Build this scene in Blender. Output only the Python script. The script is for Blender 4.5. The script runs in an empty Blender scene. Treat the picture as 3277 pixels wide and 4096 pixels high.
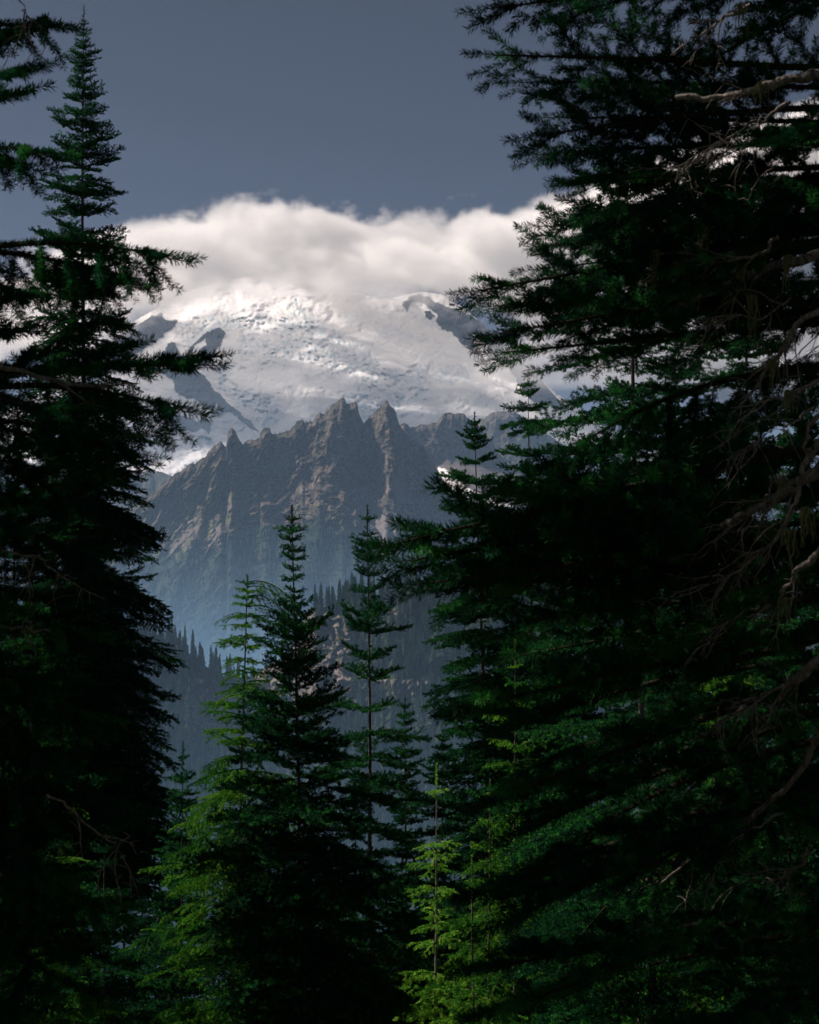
import bpy, math, random
import numpy as np

# ------------------------------------------------------------------ camera, sky, sun
C = bpy.context.scene.collection
scene = bpy.context.scene
F, PITCH, CX, CY = 7643.0, math.radians(2.04), 1638.5, 2048.0     # focal length in photo pixels

cam_data = bpy.data.cameras.new('camera')
cam = bpy.data.objects.new('camera', cam_data); C.objects.link(cam)
cam.location = (0, 0, 0); cam.rotation_euler = (math.pi/2 + PITCH, 0, 0)
cam_data.sensor_fit = 'VERTICAL'; cam_data.sensor_height = 36.0
cam_data.lens = 36.0 * F / 4096.0
cam_data.clip_start = 0.1; cam_data.clip_end = 90000
cam_data.dof.use_dof = True; cam_data.dof.focus_distance = 40.0; cam_data.dof.aperture_fstop = 10
scene.camera = cam

SUN = np.array([-0.67, 0.30, 0.66]); SUN = SUN/np.linalg.norm(SUN)   # towards the sun
SUN_EL = math.asin(SUN[2]); SUN_AZ = math.atan2(SUN[0], SUN[1])      # azimuth from +Y towards +X
world = bpy.data.worlds.new('World'); scene.world = world; world.use_nodes = True
wn = world.node_tree
bg = wn.nodes['Background']
sky = wn.nodes.new('ShaderNodeTexSky'); sky.sky_type = 'NISHITA'; sky.sun_disc = False
sky.sun_elevation = SUN_EL; sky.sun_rotation = SUN_AZ
sky.altitude = 2500; sky.air_density = 0.22; sky.dust_density = 0.3; sky.ozone_density = 1.0
hsv = wn.nodes.new('ShaderNodeHueSaturation'); hsv.inputs['Saturation'].default_value = 0.68
wn.links.new(sky.outputs[0], hsv.inputs['Color']); wn.links.new(hsv.outputs[0], bg.inputs['Color']); bg.inputs['Strength'].default_value = 0.05

sd = bpy.data.lights.new('sun', 'SUN'); sd.energy = 5.0; sd.angle = math.radians(0.53); sd.color = (1.0, 0.87, 0.78)
so = bpy.data.objects.new('sun', sd); C.objects.link(so)
so.rotation_euler = (math.pi/2 - SUN_EL, 0, math.pi - SUN_AZ)
so.location = (0, 0, 300)

vs = scene.view_settings
vs.view_transform = 'Standard'; vs.look = 'None'; vs.exposure = 0.52; vs.gamma = 1.0; vs.use_curve_mapping = False
cy = scene.cycles
cy.max_bounces = 12; cy.diffuse_bounces = 2; cy.glossy_bounces = 1; cy.transmission_bounces = 2
cy.volume_bounces = 12; cy.transparent_max_bounces = 8
cy.volume_step_rate = 2.0; cy.volume_max_steps = 128
cy.use_denoising = True
cy.use_adaptive_sampling = True; cy.adaptive_threshold = 0.02

# ------------------------------------------------------------------ helpers
def ray(px, py):
    a = (np.asarray(px, float) - CX)/F; b = (CY - np.asarray(py, float))/F
    y = math.cos(PITCH) - b*math.sin(PITCH); z = math.sin(PITCH) + b*math.cos(PITCH)
    return a/y, z/y
def W(px, py, d):                      # the world point seen at a photo pixel, d metres north of the camera
    rx, rz = ray(px, py); d = np.asarray(d, float)
    return np.stack(np.broadcast_arrays(rx*d, d, rz*d), -1)

def tag(o, label=None, cat=None, group=None, kind=None):
    if label: o['label'] = label
    if cat: o['category'] = cat
    if group: o['group'] = group
    if kind: o['kind'] = kind
    return o

def mesh_from(name, verts, loops, sizes, mats=None, midx=None, attrs=None, smooth=False):
    me = bpy.data.meshes.new(name)
    verts = np.ascontiguousarray(verts, np.float32); loops = np.ascontiguousarray(loops, np.int32).ravel()
    nf = len(sizes)
    me.vertices.add(len(verts)); me.vertices.foreach_set('co', verts.ravel())
    me.loops.add(len(loops)); me.loops.foreach_set('vertex_index', loops)
    me.polygons.add(nf)
    starts = np.zeros(nf, np.int32); starts[1:] = np.cumsum(sizes)[:-1]
    me.polygons.foreach_set('loop_start', starts)
    for m in (mats or []): me.materials.append(m)
    if midx is not None: me.polygons.foreach_set('material_index', np.asarray(midx, np.int32))
    for k, v in (attrs or {}).items():
        a = me.attributes.new(k, 'FLOAT', 'POINT'); a.data.foreach_set('value', np.ascontiguousarray(v, np.float32).ravel())
    me.polygons.foreach_set('use_smooth', np.full(nf, bool(smooth)))
    me.update(calc_edges=True)
    return me
def obj(name, me, parent=None):
    o = bpy.data.objects.new(name, me); C.objects.link(o)
    if parent: o.parent = parent
    return o
def grid_mesh(name, P, mat, attrs=None, smooth=True):
    n, m = P.shape[:2]
    idx = np.arange(n*m).reshape(n, m)
    q = np.stack([idx[:-1, :-1], idx[:-1, 1:], idx[1:, 1:], idx[1:, :-1]], -1).reshape(-1, 4)
    return mesh_from(name, P.reshape(-1, 3), q, np.full(len(q), 4), [mat], None, attrs, smooth)

# value / ridged noise in numpy
def _hash(ix, iy, seed):
    h = (ix.astype(np.int64)*374761393 + iy.astype(np.int64)*668265263 + seed*1442695041) & 0xffffffff
    h = ((h ^ (h >> 13))*1274126177) & 0xffffffff
    h = ((h ^ (h >> 16))*2246822519) & 0xffffffff
    return ((h ^ (h >> 15)) & 0xffff)/65535.0
def vnoise(x, y, seed=0):
    ix = np.floor(x); iy = np.floor(y); fx = x-ix; fy = y-iy
    fx = fx*fx*fx*(fx*(fx*6-15)+10); fy = fy*fy*fy*(fy*(fy*6-15)+10)
    a = _hash(ix, iy, seed); b = _hash(ix+1, iy, seed); c = _hash(ix, iy+1, seed); d = _hash(ix+1, iy+1, seed)
    return (a*(1-fx)+b*fx)*(1-fy) + (c*(1-fx)+d*fx)*fy
def fbm(x, y, oct=5, seed=0, gain=0.5):
    s = 0; a = 1; t = 0
    for k in range(oct):
        s = s + a*(vnoise(x*2**k + 17.3*k, y*2**k - 9.1*k, seed+k)*2-1); t += a; a *= gain
    return s/t
def ridged(x, y, oct=5, seed=0, gain=0.55):
    s = 0; a = 1; t = 0; w = 1
    for k in range(oct):
        n = 1-np.abs(vnoise(x*2**k + 11.7*k, y*2**k + 5.3*k, seed+k)*2-1); n = n*n*w
        w = np.clip(n*1.6, 0, 1); s = s + a*n; t += a; a *= gain
    return s/t
def sstep(a, b, x):
    t = np.clip((x-a)/(b-a), 0, 1); return t*t*(3-2*t)
def inpoly(x, y, poly):
    r = np.zeros(x.shape, bool); n = len(poly)
    for i in range(n):
        x0, y0 = poly[i]; x1, y1 = poly[(i+1) % n]
        if y0 == y1: continue
        c = ((y0 > y) != (y1 > y)) & (x < (x1-x0)*(y-y0)/(y1-y0)+x0)
        r ^= c
    return r
def stroke(x, y, pts, w):              # 1 inside a band of half-width w round a polyline, soft over w/2
    best = np.full(x.shape, 1e9)
    for (x0, y0), (x1, y1) in zip(pts[:-1], pts[1:]):
        dx, dy = x1-x0, y1-y0; t = np.clip(((x-x0)*dx+(y-y0)*dy)/(dx*dx+dy*dy+1e-9), 0, 1)
        best = np.minimum(best, np.hypot(x-x0-t*dx, y-y0-t*dy))
    return sstep(w*1.25, w*0.75, best)
def curve_at(pts, x): p = np.array(pts, float); return np.interp(x, p[:, 0], p[:, 1])

# ------------------------------------------------------------------ materials
class N:                                # a few words for building node trees
    def __init__(s, name):
        s.m = bpy.data.materials.new(name); s.m.use_nodes = True; s.t = s.m.node_tree; s.t.nodes.clear()
        s.out = s.t.nodes.new('ShaderNodeOutputMaterial')
    def n(s, kind, ins=None, **props):
        nd = s.t.nodes.new(kind)
        for k, v in props.items(): setattr(nd, k, v)
        for k, v in (ins or {}).items():
            if hasattr(v, 'is_output') or isinstance(v, bpy.types.NodeSocket): s.t.links.new(v, nd.inputs[k])
            else: nd.inputs[k].default_value = v
        return nd
    def noise(s, vec, scale, detail=5, rough=0.6, dist=0.0):
        return s.n('ShaderNodeTexNoise', {'Vector': vec, 'Scale': scale, 'Detail': detail, 'Roughness': rough, 'Distortion': dist}).outputs['Fac']
    def ramp(s, fac, stops):
        r = s.n('ShaderNodeValToRGB', {'Fac': fac}); cr = r.color_ramp
        while len(cr.elements) < len(stops): cr.elements.new(0.5)
        for e, (p, c) in zip(cr.elements, stops):
            e.position = p; e.color = (*c, 1) if len(c) == 3 else c
        return r.outputs['Color']
    def mix(s, f, a, b):
        nd = s.t.nodes.new('ShaderNodeMix'); nd.data_type = 'RGBA'
        for k, v in ((0, f), (6, a), (7, b)):
            if isinstance(v, bpy.types.NodeSocket): s.t.links.new(v, nd.inputs[k])
            else: nd.inputs[k].default_value = v if k == 0 else (*v, 1)
        return nd.outputs[2]
    def math(s, op, a, b=0.0, clamp=False):
        nd = s.t.nodes.new('ShaderNodeMath'); nd.operation = op; nd.use_clamp = clamp
        for k, v in ((0, a), (1, b)):
            if isinstance(v, bpy.types.NodeSocket): s.t.links.new(v, nd.inputs[k])
            else: nd.inputs[k].default_value = v
        return nd.outputs[0]
    def attr(s, name): return s.n('ShaderNodeAttribute', attribute_name=name).outputs['Fac']
    def surface(s, sh): s.t.links.new(sh, s.out.inputs['Surface']); return s.m

def snow_mountain_material():
    k = N('glacier_snow'); geo = k.n('ShaderNodeNewGeometry'); pos = geo.outputs['Position']
    sc = k.n('ShaderNodeMapping', {'Vector': pos, 'Scale': (0.001, 0.001, 0.001)}).outputs[0]
    n1 = k.noise(sc, 22, 6, 0.65); n2 = k.noise(sc, 3.2, 5, 0.6, 0.6)
    snow = k.ramp(n2, [(0.3, (0.70, 0.71, 0.74)), (0.6, (0.84, 0.83, 0.82))])
    ice = (0.60, 0.67, 0.71)
    c = k.mix(k.attr('ice'), snow, ice)
    rock = k.ramp(n1, [(0.3, (0.04, 0.042, 0.048)), (0.7, (0.10, 0.10, 0.11))])
    c = k.mix(k.attr('rock'), c, rock)
    bmp = k.n('ShaderNodeBump', {'Height': n1, 'Strength': 0.35, 'Distance': 30.0})
    b = k.n('ShaderNodeBsdfPrincipled', {'Base Color': c, 'Roughness': 0.8, 'Normal': bmp.outputs[0]})
    b.inputs['Specular IOR Level'].default_value = 0.1
    return k.surface(b.outputs[0])

def ridge_material(name='ridge_rock', tint=1.0):
    k = N(name); pos = k.n('ShaderNodeNewGeometry').outputs['Position']
    sc = k.n('ShaderNodeMapping', {'Vector': pos, 'Scale': (0.01, 0.01, 0.01)}).outputs[0]
    n1 = k.noise(sc, 4.0, 9, 0.66, 0.8); n2 = k.noise(sc, 0.9, 5, 0.6, 1.0); n3 = k.noise(sc, 16, 4, 0.7)
    t = tint
    rock = k.ramp(n1, [(0.38, (0.012*t, 0.009*t, 0.008*t)), (0.50, (0.060*t, 0.045*t, 0.037*t)), (0.62, (0.20*t, 0.155*t, 0.13*t))])
    moss = k.ramp(n3, [(0.35, (0.035, 0.042, 0.018)), (0.7, (0.09, 0.088, 0.035))])
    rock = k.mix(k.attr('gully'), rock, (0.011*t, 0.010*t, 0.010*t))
    rock = k.mix(k.math('MULTIPLY', k.ramp(n2, [(0.5, (0, 0, 0)), (0.6, (1, 1, 1))]), 0.6), rock, moss)
    talus = k.ramp(n3, [(0.3, (0.10*t, 0.088*t, 0.084*t)), (0.7, (0.22*t, 0.195*t, 0.185*t))])
    c = k.mix(k.attr('talus'), rock, talus)
    mead = k.ramp(n1, [(0.38, (0.060, 0.072, 0.036)), (0.62, (0.14, 0.150, 0.085))])
    c = k.mix(k.attr('meadow'), c, mead)
    wood = k.ramp(n3, [(0.35, (0.010, 0.022, 0.012)), (0.7, (0.035, 0.055, 0.025))])
    c = k.mix(k.attr('wood'), c, wood)
    c = k.mix(k.attr('snow'), c, (0.86, 0.85, 0.84))
    bmp = k.n('ShaderNodeBump', {'Height': k.math('ADD', n1, k.math('MULTIPLY', n3, 0.4)), 'Strength': 0.8, 'Distance': 12.0})
    b = k.n('ShaderNodeBsdfPrincipled', {'Base Color': c, 'Roughness': 0.9, 'Normal': bmp.outputs[0]})
    b.inputs['Specular IOR Level'].default_value = 0.15
    return k.surface(b.outputs[0])

# ------------------------------------------------------------------ terrain
def face(name, crest, u0, u1, du, vbase, dv, depth, relief, masks, mat, back=0.9, back_rows=14):
    """A mountain side: columns follow the skyline `crest`, rows go down the slope towards the valley; the far side falls away."""
    U1 = np.arange(u0, u1+du, du)
    cr = curve_at(crest, U1)
    cr = cr + 4*fbm(U1/14.0, U1*0+3.3, 4, 7) + 3*fbm(U1/5.0, U1*0+8.3, 2, 4)          # rough skyline
    n = int((vbase - cr.min())/dv)
    t = np.linspace(0, 1, n)[:, None]
    Vv = cr[None]*(1-t) + vbase*t; Uu = np.broadcast_to(U1[None], Vv.shape)
    S = Vv - cr[None]
    D = depth(Uu, Vv, S) + relief(Uu, Vv, S)
    P = W(Uu, Vv, D)
    A = {k: f(Uu, Vv, S) for k, f in masks.items()}
    # the far side: continue from the crest away from the camera
    bk = np.linspace(1, 0, back_rows+1)[:-1][:, None]
    top = P[0]; hgt = top[:, 2] - P[-1, :, 2].min()
    B = np.zeros((back_rows, len(U1), 3))
    for i, b in enumerate(bk[:, 0]):
        B[i] = top; B[i, :, 1] = top[:, 1] + hgt/back*b; B[i, :, 2] = top[:, 2] - hgt*b - 12*fbm(U1/30, U1*0+b*9, 4, 3)
    P = np.concatenate([B, P], 0)
    A = {k: np.concatenate([np.broadcast_to(a[:1]*(0.0 if k in ('snow',) else 1.0), (back_rows, len(U1))), a], 0) for k, a in A.items()}
    o = obj(name, grid_mesh(name, P, mat, A)); return o, (U1, P[back_rows:], A)

ZF = lambda u, v, s: np.zeros(u.shape)

# --- the ice-capped volcano
R_crest = [(-900, 2040), (-200, 1800), (150, 1560), (350, 1420), (480, 1325), (560, 1272), (650, 1218), (760, 1165), (880, 1125), (1000, 1106), (1130, 1104),
           (1250, 1122), (1400, 1168), (1520, 1196), (1600, 1185), (1690, 1165), (1770, 1180), (1860, 1235), (1960, 1320), (2080, 1430), (2220, 1570),
           (2450, 1720), (2900, 1860), (3600, 2010), (4200, 2080)]
def warp(u, v, a, s, seed):
    return u + a*fbm(u/s, v/s, 4, seed), v + a*fbm(u/s+31, v/s+7, 4, seed+9)
ROCKS = [
    [(330, 1450), (480, 1342), (540, 1302), (590, 1272), (645, 1250), (662, 1276), (708, 1284), (692, 1312), (640, 1348), (580, 1390), (520, 1425), (440, 1490), (330, 1560)],
    [(745, 1398), (782, 1372), (812, 1340), (845, 1316), (880, 1312), (900, 1330), (896, 1356), (872, 1392), (846, 1430), (828, 1462), (800, 1446), (768, 1450), (790, 1408), (826, 1372), (822, 1352), (790, 1376), (760, 1406)],
    [(572, 1494), (620, 1445), (668, 1400), (690, 1366), (703, 1370), (718, 1395), (734, 1432), (752, 1424), (768, 1462), (830, 1515), (862, 1560), (900, 1598), (945, 1640), (1000, 1682), (1042, 1730),
     (990, 1705), (950, 1668), (905, 1640), (882, 1652), (868, 1618), (846, 1640), (800, 1604), (752, 1588), (700, 1560), (690, 1510), (650, 1492), (680, 1420), (655, 1440), (626, 1492), (600, 1498)],
    [(690, 1650), (740, 1668), (790, 1690), (822, 1672), (842, 1702), (832, 1734), (808, 1712), (770, 1726), (722, 1712), (690, 1730), (672, 1690)],
    [(840, 1650), (880, 1640), (890, 1652), (850, 1660)],
    [(545, 1858), (592, 1850), (596, 1858), (550, 1866)], [(790, 1745), (850, 1752), (842, 1760), (800, 1752)],
    [(1608, 1210), (1640, 1186), (1672, 1178), (1722, 1200), (1786, 1226), (1850, 1240), (1922, 1280), (1985, 1322), (2080, 1420), (2200, 1560), (2260, 1640), (2120, 1600), (2030, 1470), (1975, 1420), (1930, 1370),
     (1880, 1330), (1900, 1400), (1850, 1380), (1812, 1330), (1770, 1318), (1742, 1282), (1752, 1256), (1700, 1214), (1668, 1204), (1640, 1222), (1632, 1250), (1615, 1232)],
    [(1700, 1240), (1722, 1238), (1740, 1262), (1716, 1272), (1704, 1262)],
]
ICE_BANDS = [([(1180, 1240), (1290, 1330), (1345, 1380), (1440, 1440), (1560, 1500), (1680, 1560)], 34),
             ([(1300, 1400), (1400, 1470), (1480, 1560), (1520, 1620)], 46), ([(760, 1330), (900, 1290), (1050, 1290), (1200, 1330)], 40),
             ([(1000, 1400), (1120, 1420), (1250, 1400)], 45), ([(900, 1470), (880, 1530), (960, 1600)], 30), ([(980, 1600), (1050, 1640), (1100, 1680)], 36),
             ([(1600, 1520), (1700, 1500), (1860, 1490)], 30), ([(1380, 1620), (1460, 1640), (1560, 1600)], 45)]
def R_rock(u, v, s):
    uu, vv = warp(u, v, 11, 26, 51)
    m = np.zeros(u.shape)
    for p in ROCKS: m = np.maximum(m, inpoly(uu, vv, p).astype(float))
    return m
def R_ice(u, v, s):
    uu, vv = warp(u, v, 45, 70, 61)
    m = 0
    for p, w in ICE_BANDS: m = np.maximum(m, stroke(uu, vv, p, w))
    return m
def R_depth(u, v, s): return 13800 + 4700*(2060-v)/(2060-1110)
def R_relief(u, v, s):
    fade = 1.0
    m = 2.25                                                # metres per photo pixel out there
    ul = np.interp(v, [1100, 1180, 1260, 1340, 1420, 1500, 1600, 1700], [1120, 1150, 1215, 1300, 1450, 1620, 1830, 2000])
    sp = 40*np.logaddexp(0, (u-ul)/40.0); r = 0.8*m*(sp - 200*np.logaddexp(0, (sp-1150)/200.0))
    r = r - 0.16*m*(u-1100)*sstep(1500, 1000, u)
    r = r - 40*stroke(u, v, [(1130, 1140), (1200, 1200), (1255, 1255)], 60)
    # the rock cleaver running down to the lower right
    cl = np.interp(u, [560, 690, 830, 945, 1042, 1200], [1500, 1366, 1515, 1640, 1730, 1830])
    r = r - 130*np.exp(-np.abs(v-cl-25)/70)*sstep(560, 640, u)*sstep(1200, 1050, u)
    ice = R_ice(u, v, s)
    uu, vv = warp(u, v, 30, 90, 71)
    r = r + fade*(150*fbm(uu/210, vv/120, 5, 81) + 34*ridged((uu+0.7*vv)/90, (vv-0.25*uu)/24, 5, 82)*sstep(-0.3, 0.3, fbm(u/120, v/90, 3, 88)) + 26*ridged(uu/190, (vv+0.0005*(uu-1050)**2)/17, 3, 87)*sstep(-0.2, 0.3, fbm(u/150+5, v/70, 3, 89)))
    r = r + fade*ice*(50*ridged(uu/34, vv/17, 5, 83) + 22*fbm(u/9, v/8, 3, 84))
    r = r + 14*fbm(uu/14, vv/9, 3, 85)*fade
    rock = R_rock(u, v, s)
    r = r - rock*(22 + 45*ridged(uu/28, vv/40, 4, 86))
    return r
face('mountain', R_crest, -900, 4200, 4.0, 2140, 4.0, R_depth, R_relief, {'rock': R_rock, 'ice': lambda u, v, s: R_ice(u, v, s)*sstep(0.3, 0.75, fbm(u/12, v/9, 4, 91)+0.45)}, snow_mountain_material())
tag(bpy.data.objects['mountain'], kind='structure')

# --- the far blue ridges, the saddle with its snowfield, the pinnacled ridge, the wooded spur
ridge_mat = ridge_material()
def gullies(u, v, s, sc, lean, amp, seed):
    uu, vv = warp(u, v, 0.35*sc, sc, seed)
    a = ridged((uu+lean*s)/sc, vv/(sc*3.2), 5, seed)*0.65 + ridged((uu+lean*s)/(sc*0.33), vv/(sc*0.8), 4, seed+5)*0.28
    return -amp*a*sstep(0, 26, s) - amp*0.16*ridged(uu/(sc*0.12), vv/(sc*0.16), 3, seed+8)*sstep(0, 18, s)

farR_crest = [(1500, 2100), (1700, 1900), (1860, 1760), (1930, 1680), (1967, 1650), (2014, 1642), (2056, 1645), (2120, 1690), (2200, 1745), (2290, 1800), (2420, 1795), (2520, 1830), (2700, 1790), (2900, 1840), (3300, 1900), (4200, 2000)]
face('distant_ridge', farR_crest, 1500, 4200, 4.0, 2380, 5.0, lambda u, v, s: 8600 - 1.7*s, lambda u, v, s: gullies(u, v, s, 90, 0.2, 150, 11),
     {'wood': lambda u, v, s: 0.75*sstep(-0.1, 0.25, fbm(u/60, v/90, 4, 21) + s/350 - .35), 'snow': ZF, 'talus': ZF, 'meadow': ZF}, ridge_mat)[0]['kind'] = 'structure'
farL_crest = [(-900, 1830), (-300, 1790), (100, 1850), (350, 1862), (480, 1872), (560, 1888), (600, 1882), (660, 1892), (760, 1930), (900, 2040), (1100, 2200)]
face('distant_hills', farL_crest, -900, 1100, 4.0, 2380, 5.0, lambda u, v, s: 8900 - 1.7*s, lambda u, v, s: gullies(u, v, s, 100, -0.2, 120, 12),
     {'wood': lambda u, v, s: 0.8*sstep(-0.2, 0.25, fbm(u/60, v/60, 4, 22)+.1), 'snow': ZF, 'talus': ZF, 'meadow': ZF}, ridge_mat)[0]['kind'] = 'structure'

sad_crest = [(1450, 1780), (1560, 1720), (1599, 1700), (1617, 1692), (1628, 1696), (1638, 1708), (1659, 1708), (1685, 1694), (1714, 1699), (1727, 1691), (1748, 1691), (1761, 1675), (1774, 1654), (1800, 1649),
             (1821, 1654), (1834, 1651), (1857, 1657), (1873, 1675), (1894, 1688), (1925, 1712), (1980, 1790), (2050, 1880), (2200, 1980), (2500, 2060), (3200, 2140), (4000, 2200)]
SNOWFIELD = [(1752, 1874), (1760, 1868), (1790, 1880), (1812, 1900), (1838, 1926), (1870, 1950), (1910, 1972), (1950, 1990), (2000, 2002), (2050, 2024), (2010, 2032), (1940, 2010), (1870, 1992), (1820, 1968), (1780, 1938), (1762, 1905)]
def sad_depth(u, v, s):
    top = np.interp(u, [1450, 1740, 1860, 1960, 2200], [150, 165, 150, 120, 90])
    gentle = np.clip(v-1858, 0, 170)
    return 6700 - 0.35*np.minimum(s, top) - 1.3*np.clip(s-top, 0, 1000) - 3.3*gentle
def sad_snow(u, v, s):
    uu, vv = warp(u, v, 4, 14, 31)
    return np.maximum(inpoly(uu, vv, SNOWFIELD).astype(float), inpoly(uu, vv, [(1606, 1742), (1616, 1738), (1624, 1758), (1612, 1756)]).astype(float))
def sad_relief(u, v, s):
    g = sstep(1850, 1880, v)
    return gullies(u, v, s, 46, 0.1, 60, 13)*sstep(210, 120, s)*(1-g) + 5*fbm(u/9, v/9, 4, 34)*(1-0.8*sad_snow(u, v, s))
face('saddle_ridge', sad_crest, 1450, 4000, 3.0, 2420, 3.0, sad_depth, sad_relief,
     {'talus': lambda u, v, s: sstep(120, 170, s+14*fbm(u/20, v/20, 3, 33))*0.55, 'snow': sad_snow, 'meadow': ZF, 'wood': lambda u, v, s: 0.8*sstep(2040, 2090, v)}, ridge_mat)[0]['kind'] = 'structure'

M_crest = [(-900, 2560), (-200, 2420), (200, 2220), (420, 2090), (560, 2010), (620, 1965), (648, 1938), (704, 1893), (732, 1880), (760, 1854), (781, 1857), (801, 1838), (825, 1824), (841, 1800), (871, 1773), (883, 1766), (894, 1775), (903, 1789),
           (909, 1763), (913, 1722), (926, 1709), (941, 1722), (952, 1749), (971, 1780), (992, 1759), (1015, 1758), (1038, 1754), (1045, 1726), (1063, 1711), (1080, 1715), (1085, 1735), (1103, 1739), (1126, 1731), (1159, 1722),
           (1186, 1689), (1210, 1676), (1218, 1689), (1252, 1687), (1265, 1660), (1281, 1649), (1299, 1657), (1320, 1628), (1346, 1610), (1367, 1590), (1380, 1594), (1388, 1615), (1398, 1613), (1422, 1604), (1430, 1613), (1435, 1649),
           (1448, 1680), (1455, 1693), (1482, 1665), (1503, 1644), (1529, 1618), (1542, 1600), (1552, 1602), (1557, 1618), (1573, 1633), (1585, 1649), (1589, 1670), (1599, 1702), (1625, 1738), (1660, 1762), (1696, 1787), (1720, 1830),
           (1748, 1876), (1779, 1936), (1840, 1975), (1950, 2035), (2100, 2110), (2400, 2230), (3000, 2330), (4200, 2500)]
TALUS = [[(1415, 1935), (1445, 1930), (1490, 2000), (1540, 2060), (1590, 2120), (1660, 2160), (1760, 2190), (1740, 2290), (1640, 2260), (1560, 2220), (1520, 2160), (1480, 2080)],
         [(1370, 2090), (1400, 2100), (1480, 2130), (1540, 2190), (1500, 2230), (1420, 2170)],
         [(620, 2200), (760, 2080), (900, 1980), (1010, 1920), (1010, 1935), (900, 2010), (790, 2090), (650, 2220)],
         [(560, 2170), (700, 2080), (640, 2150), (560, 2200)], [(840, 2150), (870, 2080), (960, 2040), (930, 2120), (860, 2190)]]
MEADOW = [[(380, 2120), (560, 2040), (660, 2010), (760, 1980), (860, 1960), (960, 1945), (900, 2030), (850, 2110), (780, 2180), (700, 2260), (560, 2330), (300, 2400)],
          [(1380, 2110), (1460, 2140), (1560, 2220), (1640, 2260), (1600, 2330), (1500, 2260), (1420, 2190)],
          [(1060, 1860), (1120, 1800), (1180, 1810), (1150, 1880)], [(1370, 1780), (1420, 1800), (1400, 1880), (1380, 1850)],
          [(990, 2230), (1010, 2225), (1050, 2230), (1040, 2245), (1000, 2240)], [(850, 2310), (870, 2300), (910, 2330), (890, 2345)]]
M_wood_line = [(-900, 2560), (300, 2330), (480, 2290), (620, 2230), (700, 2215), (800, 2210), (860, 2190), (960, 2130), (1030, 2085), (1120, 2110), (1200, 2090), (1290, 2070), (1360, 2110), (1440, 2180), (1560, 2250), (1700, 2310), (1780, 2190), (1900, 2120), (4200, 2500)]
def M_depth(u, v, s):
    return 5600 - 0.42*np.minimum(s, 230) - 1.05*np.clip(s-230, 0, 2000)
def polymask(polys, a, sc, seed):
    def f(u, v, s):
        uu, vv = warp(u, v, a, sc, seed); m = np.zeros(u.shape)
        for p in polys: m = np.maximum(m, inpoly(uu, vv, p).astype(float))
        return m
    return f
TALUS = TALUS[:2]
SLOPES = [[(300, 2130), (560, 2000), (650, 1985), (760, 1955), (860, 1930), (960, 1900), (1030, 1905), (1040, 1960), (1000, 2040), (960, 2100), (870, 2160), (800, 2200), (700, 2260), (560, 2330), (200, 2420)]]
def slope_streak(u, v): return fbm((u+1.15*v)/26, (v-0.9*u)/330, 4, 44) + 0.5*fbm(u/40, v/40, 3, 39)
_t0 = polymask(TALUS, 16, 40, 41); _m0 = polymask(MEADOW[1:], 26, 60, 42); _s0 = polymask(SLOPES, 22, 60, 40)
M_talus = lambda u, v, s: np.maximum(_t0(u, v, s), 0.75*_s0(u, v, s)*sstep(0.02, 0.12, slope_streak(u, v)))
M_mead = lambda u, v, s: np.maximum(_m0(u, v, s), _s0(u, v, s)*sstep(0.10, 0.0, slope_streak(u, v))*sstep(1880, 2060, v+40*fbm(u/50, v/50, 3, 38)))
def M_wood(u, v, s):
    ln = curve_at(M_wood_line, u) + 34*fbm(u/26, v/60, 4, 43)
    w = sstep(0, 14, v-ln)
    return np.clip(w, 0, 1)*(1-0.85*polymask(MEADOW[4:], 4, 20, 44)(u, v, s))
def M_big(u, v, s):
    lean = np.interp(u, [500, 1000, 1400, 1800], [1.3, 0.8, 0.15, -0.35]); wu, wv = warp(u + lean*s, v, 18, 55, 15)
    return ridged(wu/66, wv/130, 5, 16)
def M_dark_streak(u, v, s):                     # dark noise streaks and patches over the upper rock
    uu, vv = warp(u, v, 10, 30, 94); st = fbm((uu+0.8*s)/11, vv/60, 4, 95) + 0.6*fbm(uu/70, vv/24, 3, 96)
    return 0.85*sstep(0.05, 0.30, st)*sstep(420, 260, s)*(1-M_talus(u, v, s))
_tal0 = M_talus
def M_scree(u, v, s):                     # pale scree lying in the larger gullies
    return np.maximum(_tal0(u, v, s), 0.8*sstep(0.30, 0.12, M_big(u, v, s))*sstep(120, 230, s)*sstep(0.0, 0.25, fbm(u/70, v/70, 3, 97)+0.15))
def M_relief(u, v, s):
    soft = np.clip(M_talus(u, v, s) + M_mead(u, v, s)*0.8, 0, 1)
    lean = np.interp(u, [500, 1000, 1400, 1800], [1.3, 0.8, 0.15, -0.35])
    big = -95*np.exp(-((u-1370+0.25*s)/70)**2) - 110*np.exp(-((u-1545-0.1*s)/75)**2) - 45*np.exp(-((u-926+0.5*s)/34)**2) - 30*np.exp(-((u-1063+.4*s)/34)**2)
    chute = 95*np.exp(-((u-1452-0.32*np.clip(s-60, 0, 900)*0.8)/36)**2)*sstep(900, 200, s)
    r = (big + chute)*sstep(4, 90, s)
    r = r + gullies(u, v, s, 62, 1, 92, 14)*0 
    uu = u + lean*s
    wu, wv = warp(uu, v, 18, 55, 15)
    g = ridged(wu/66, wv/130, 5, 16)*62 + ridged(wu/24, wv/34, 5, 17)*34 + ridged(wu/9, wv/8, 4, 18)*15
    hz = v + 14*fbm(u/40, v/40, 3, 27); g = g + 9*sstep(0.25, 0.7, vnoise(u/60, hz/11, 28))*vnoise(u/25, v/25, 29)
    r = r - g*sstep(0, 30, s)*(1-0.82*soft)*(1-0.35*M_wood(u, v, s))
    r = r - 4*fbm(u/6, v/5, 3, 19)*soft
    return r
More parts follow.
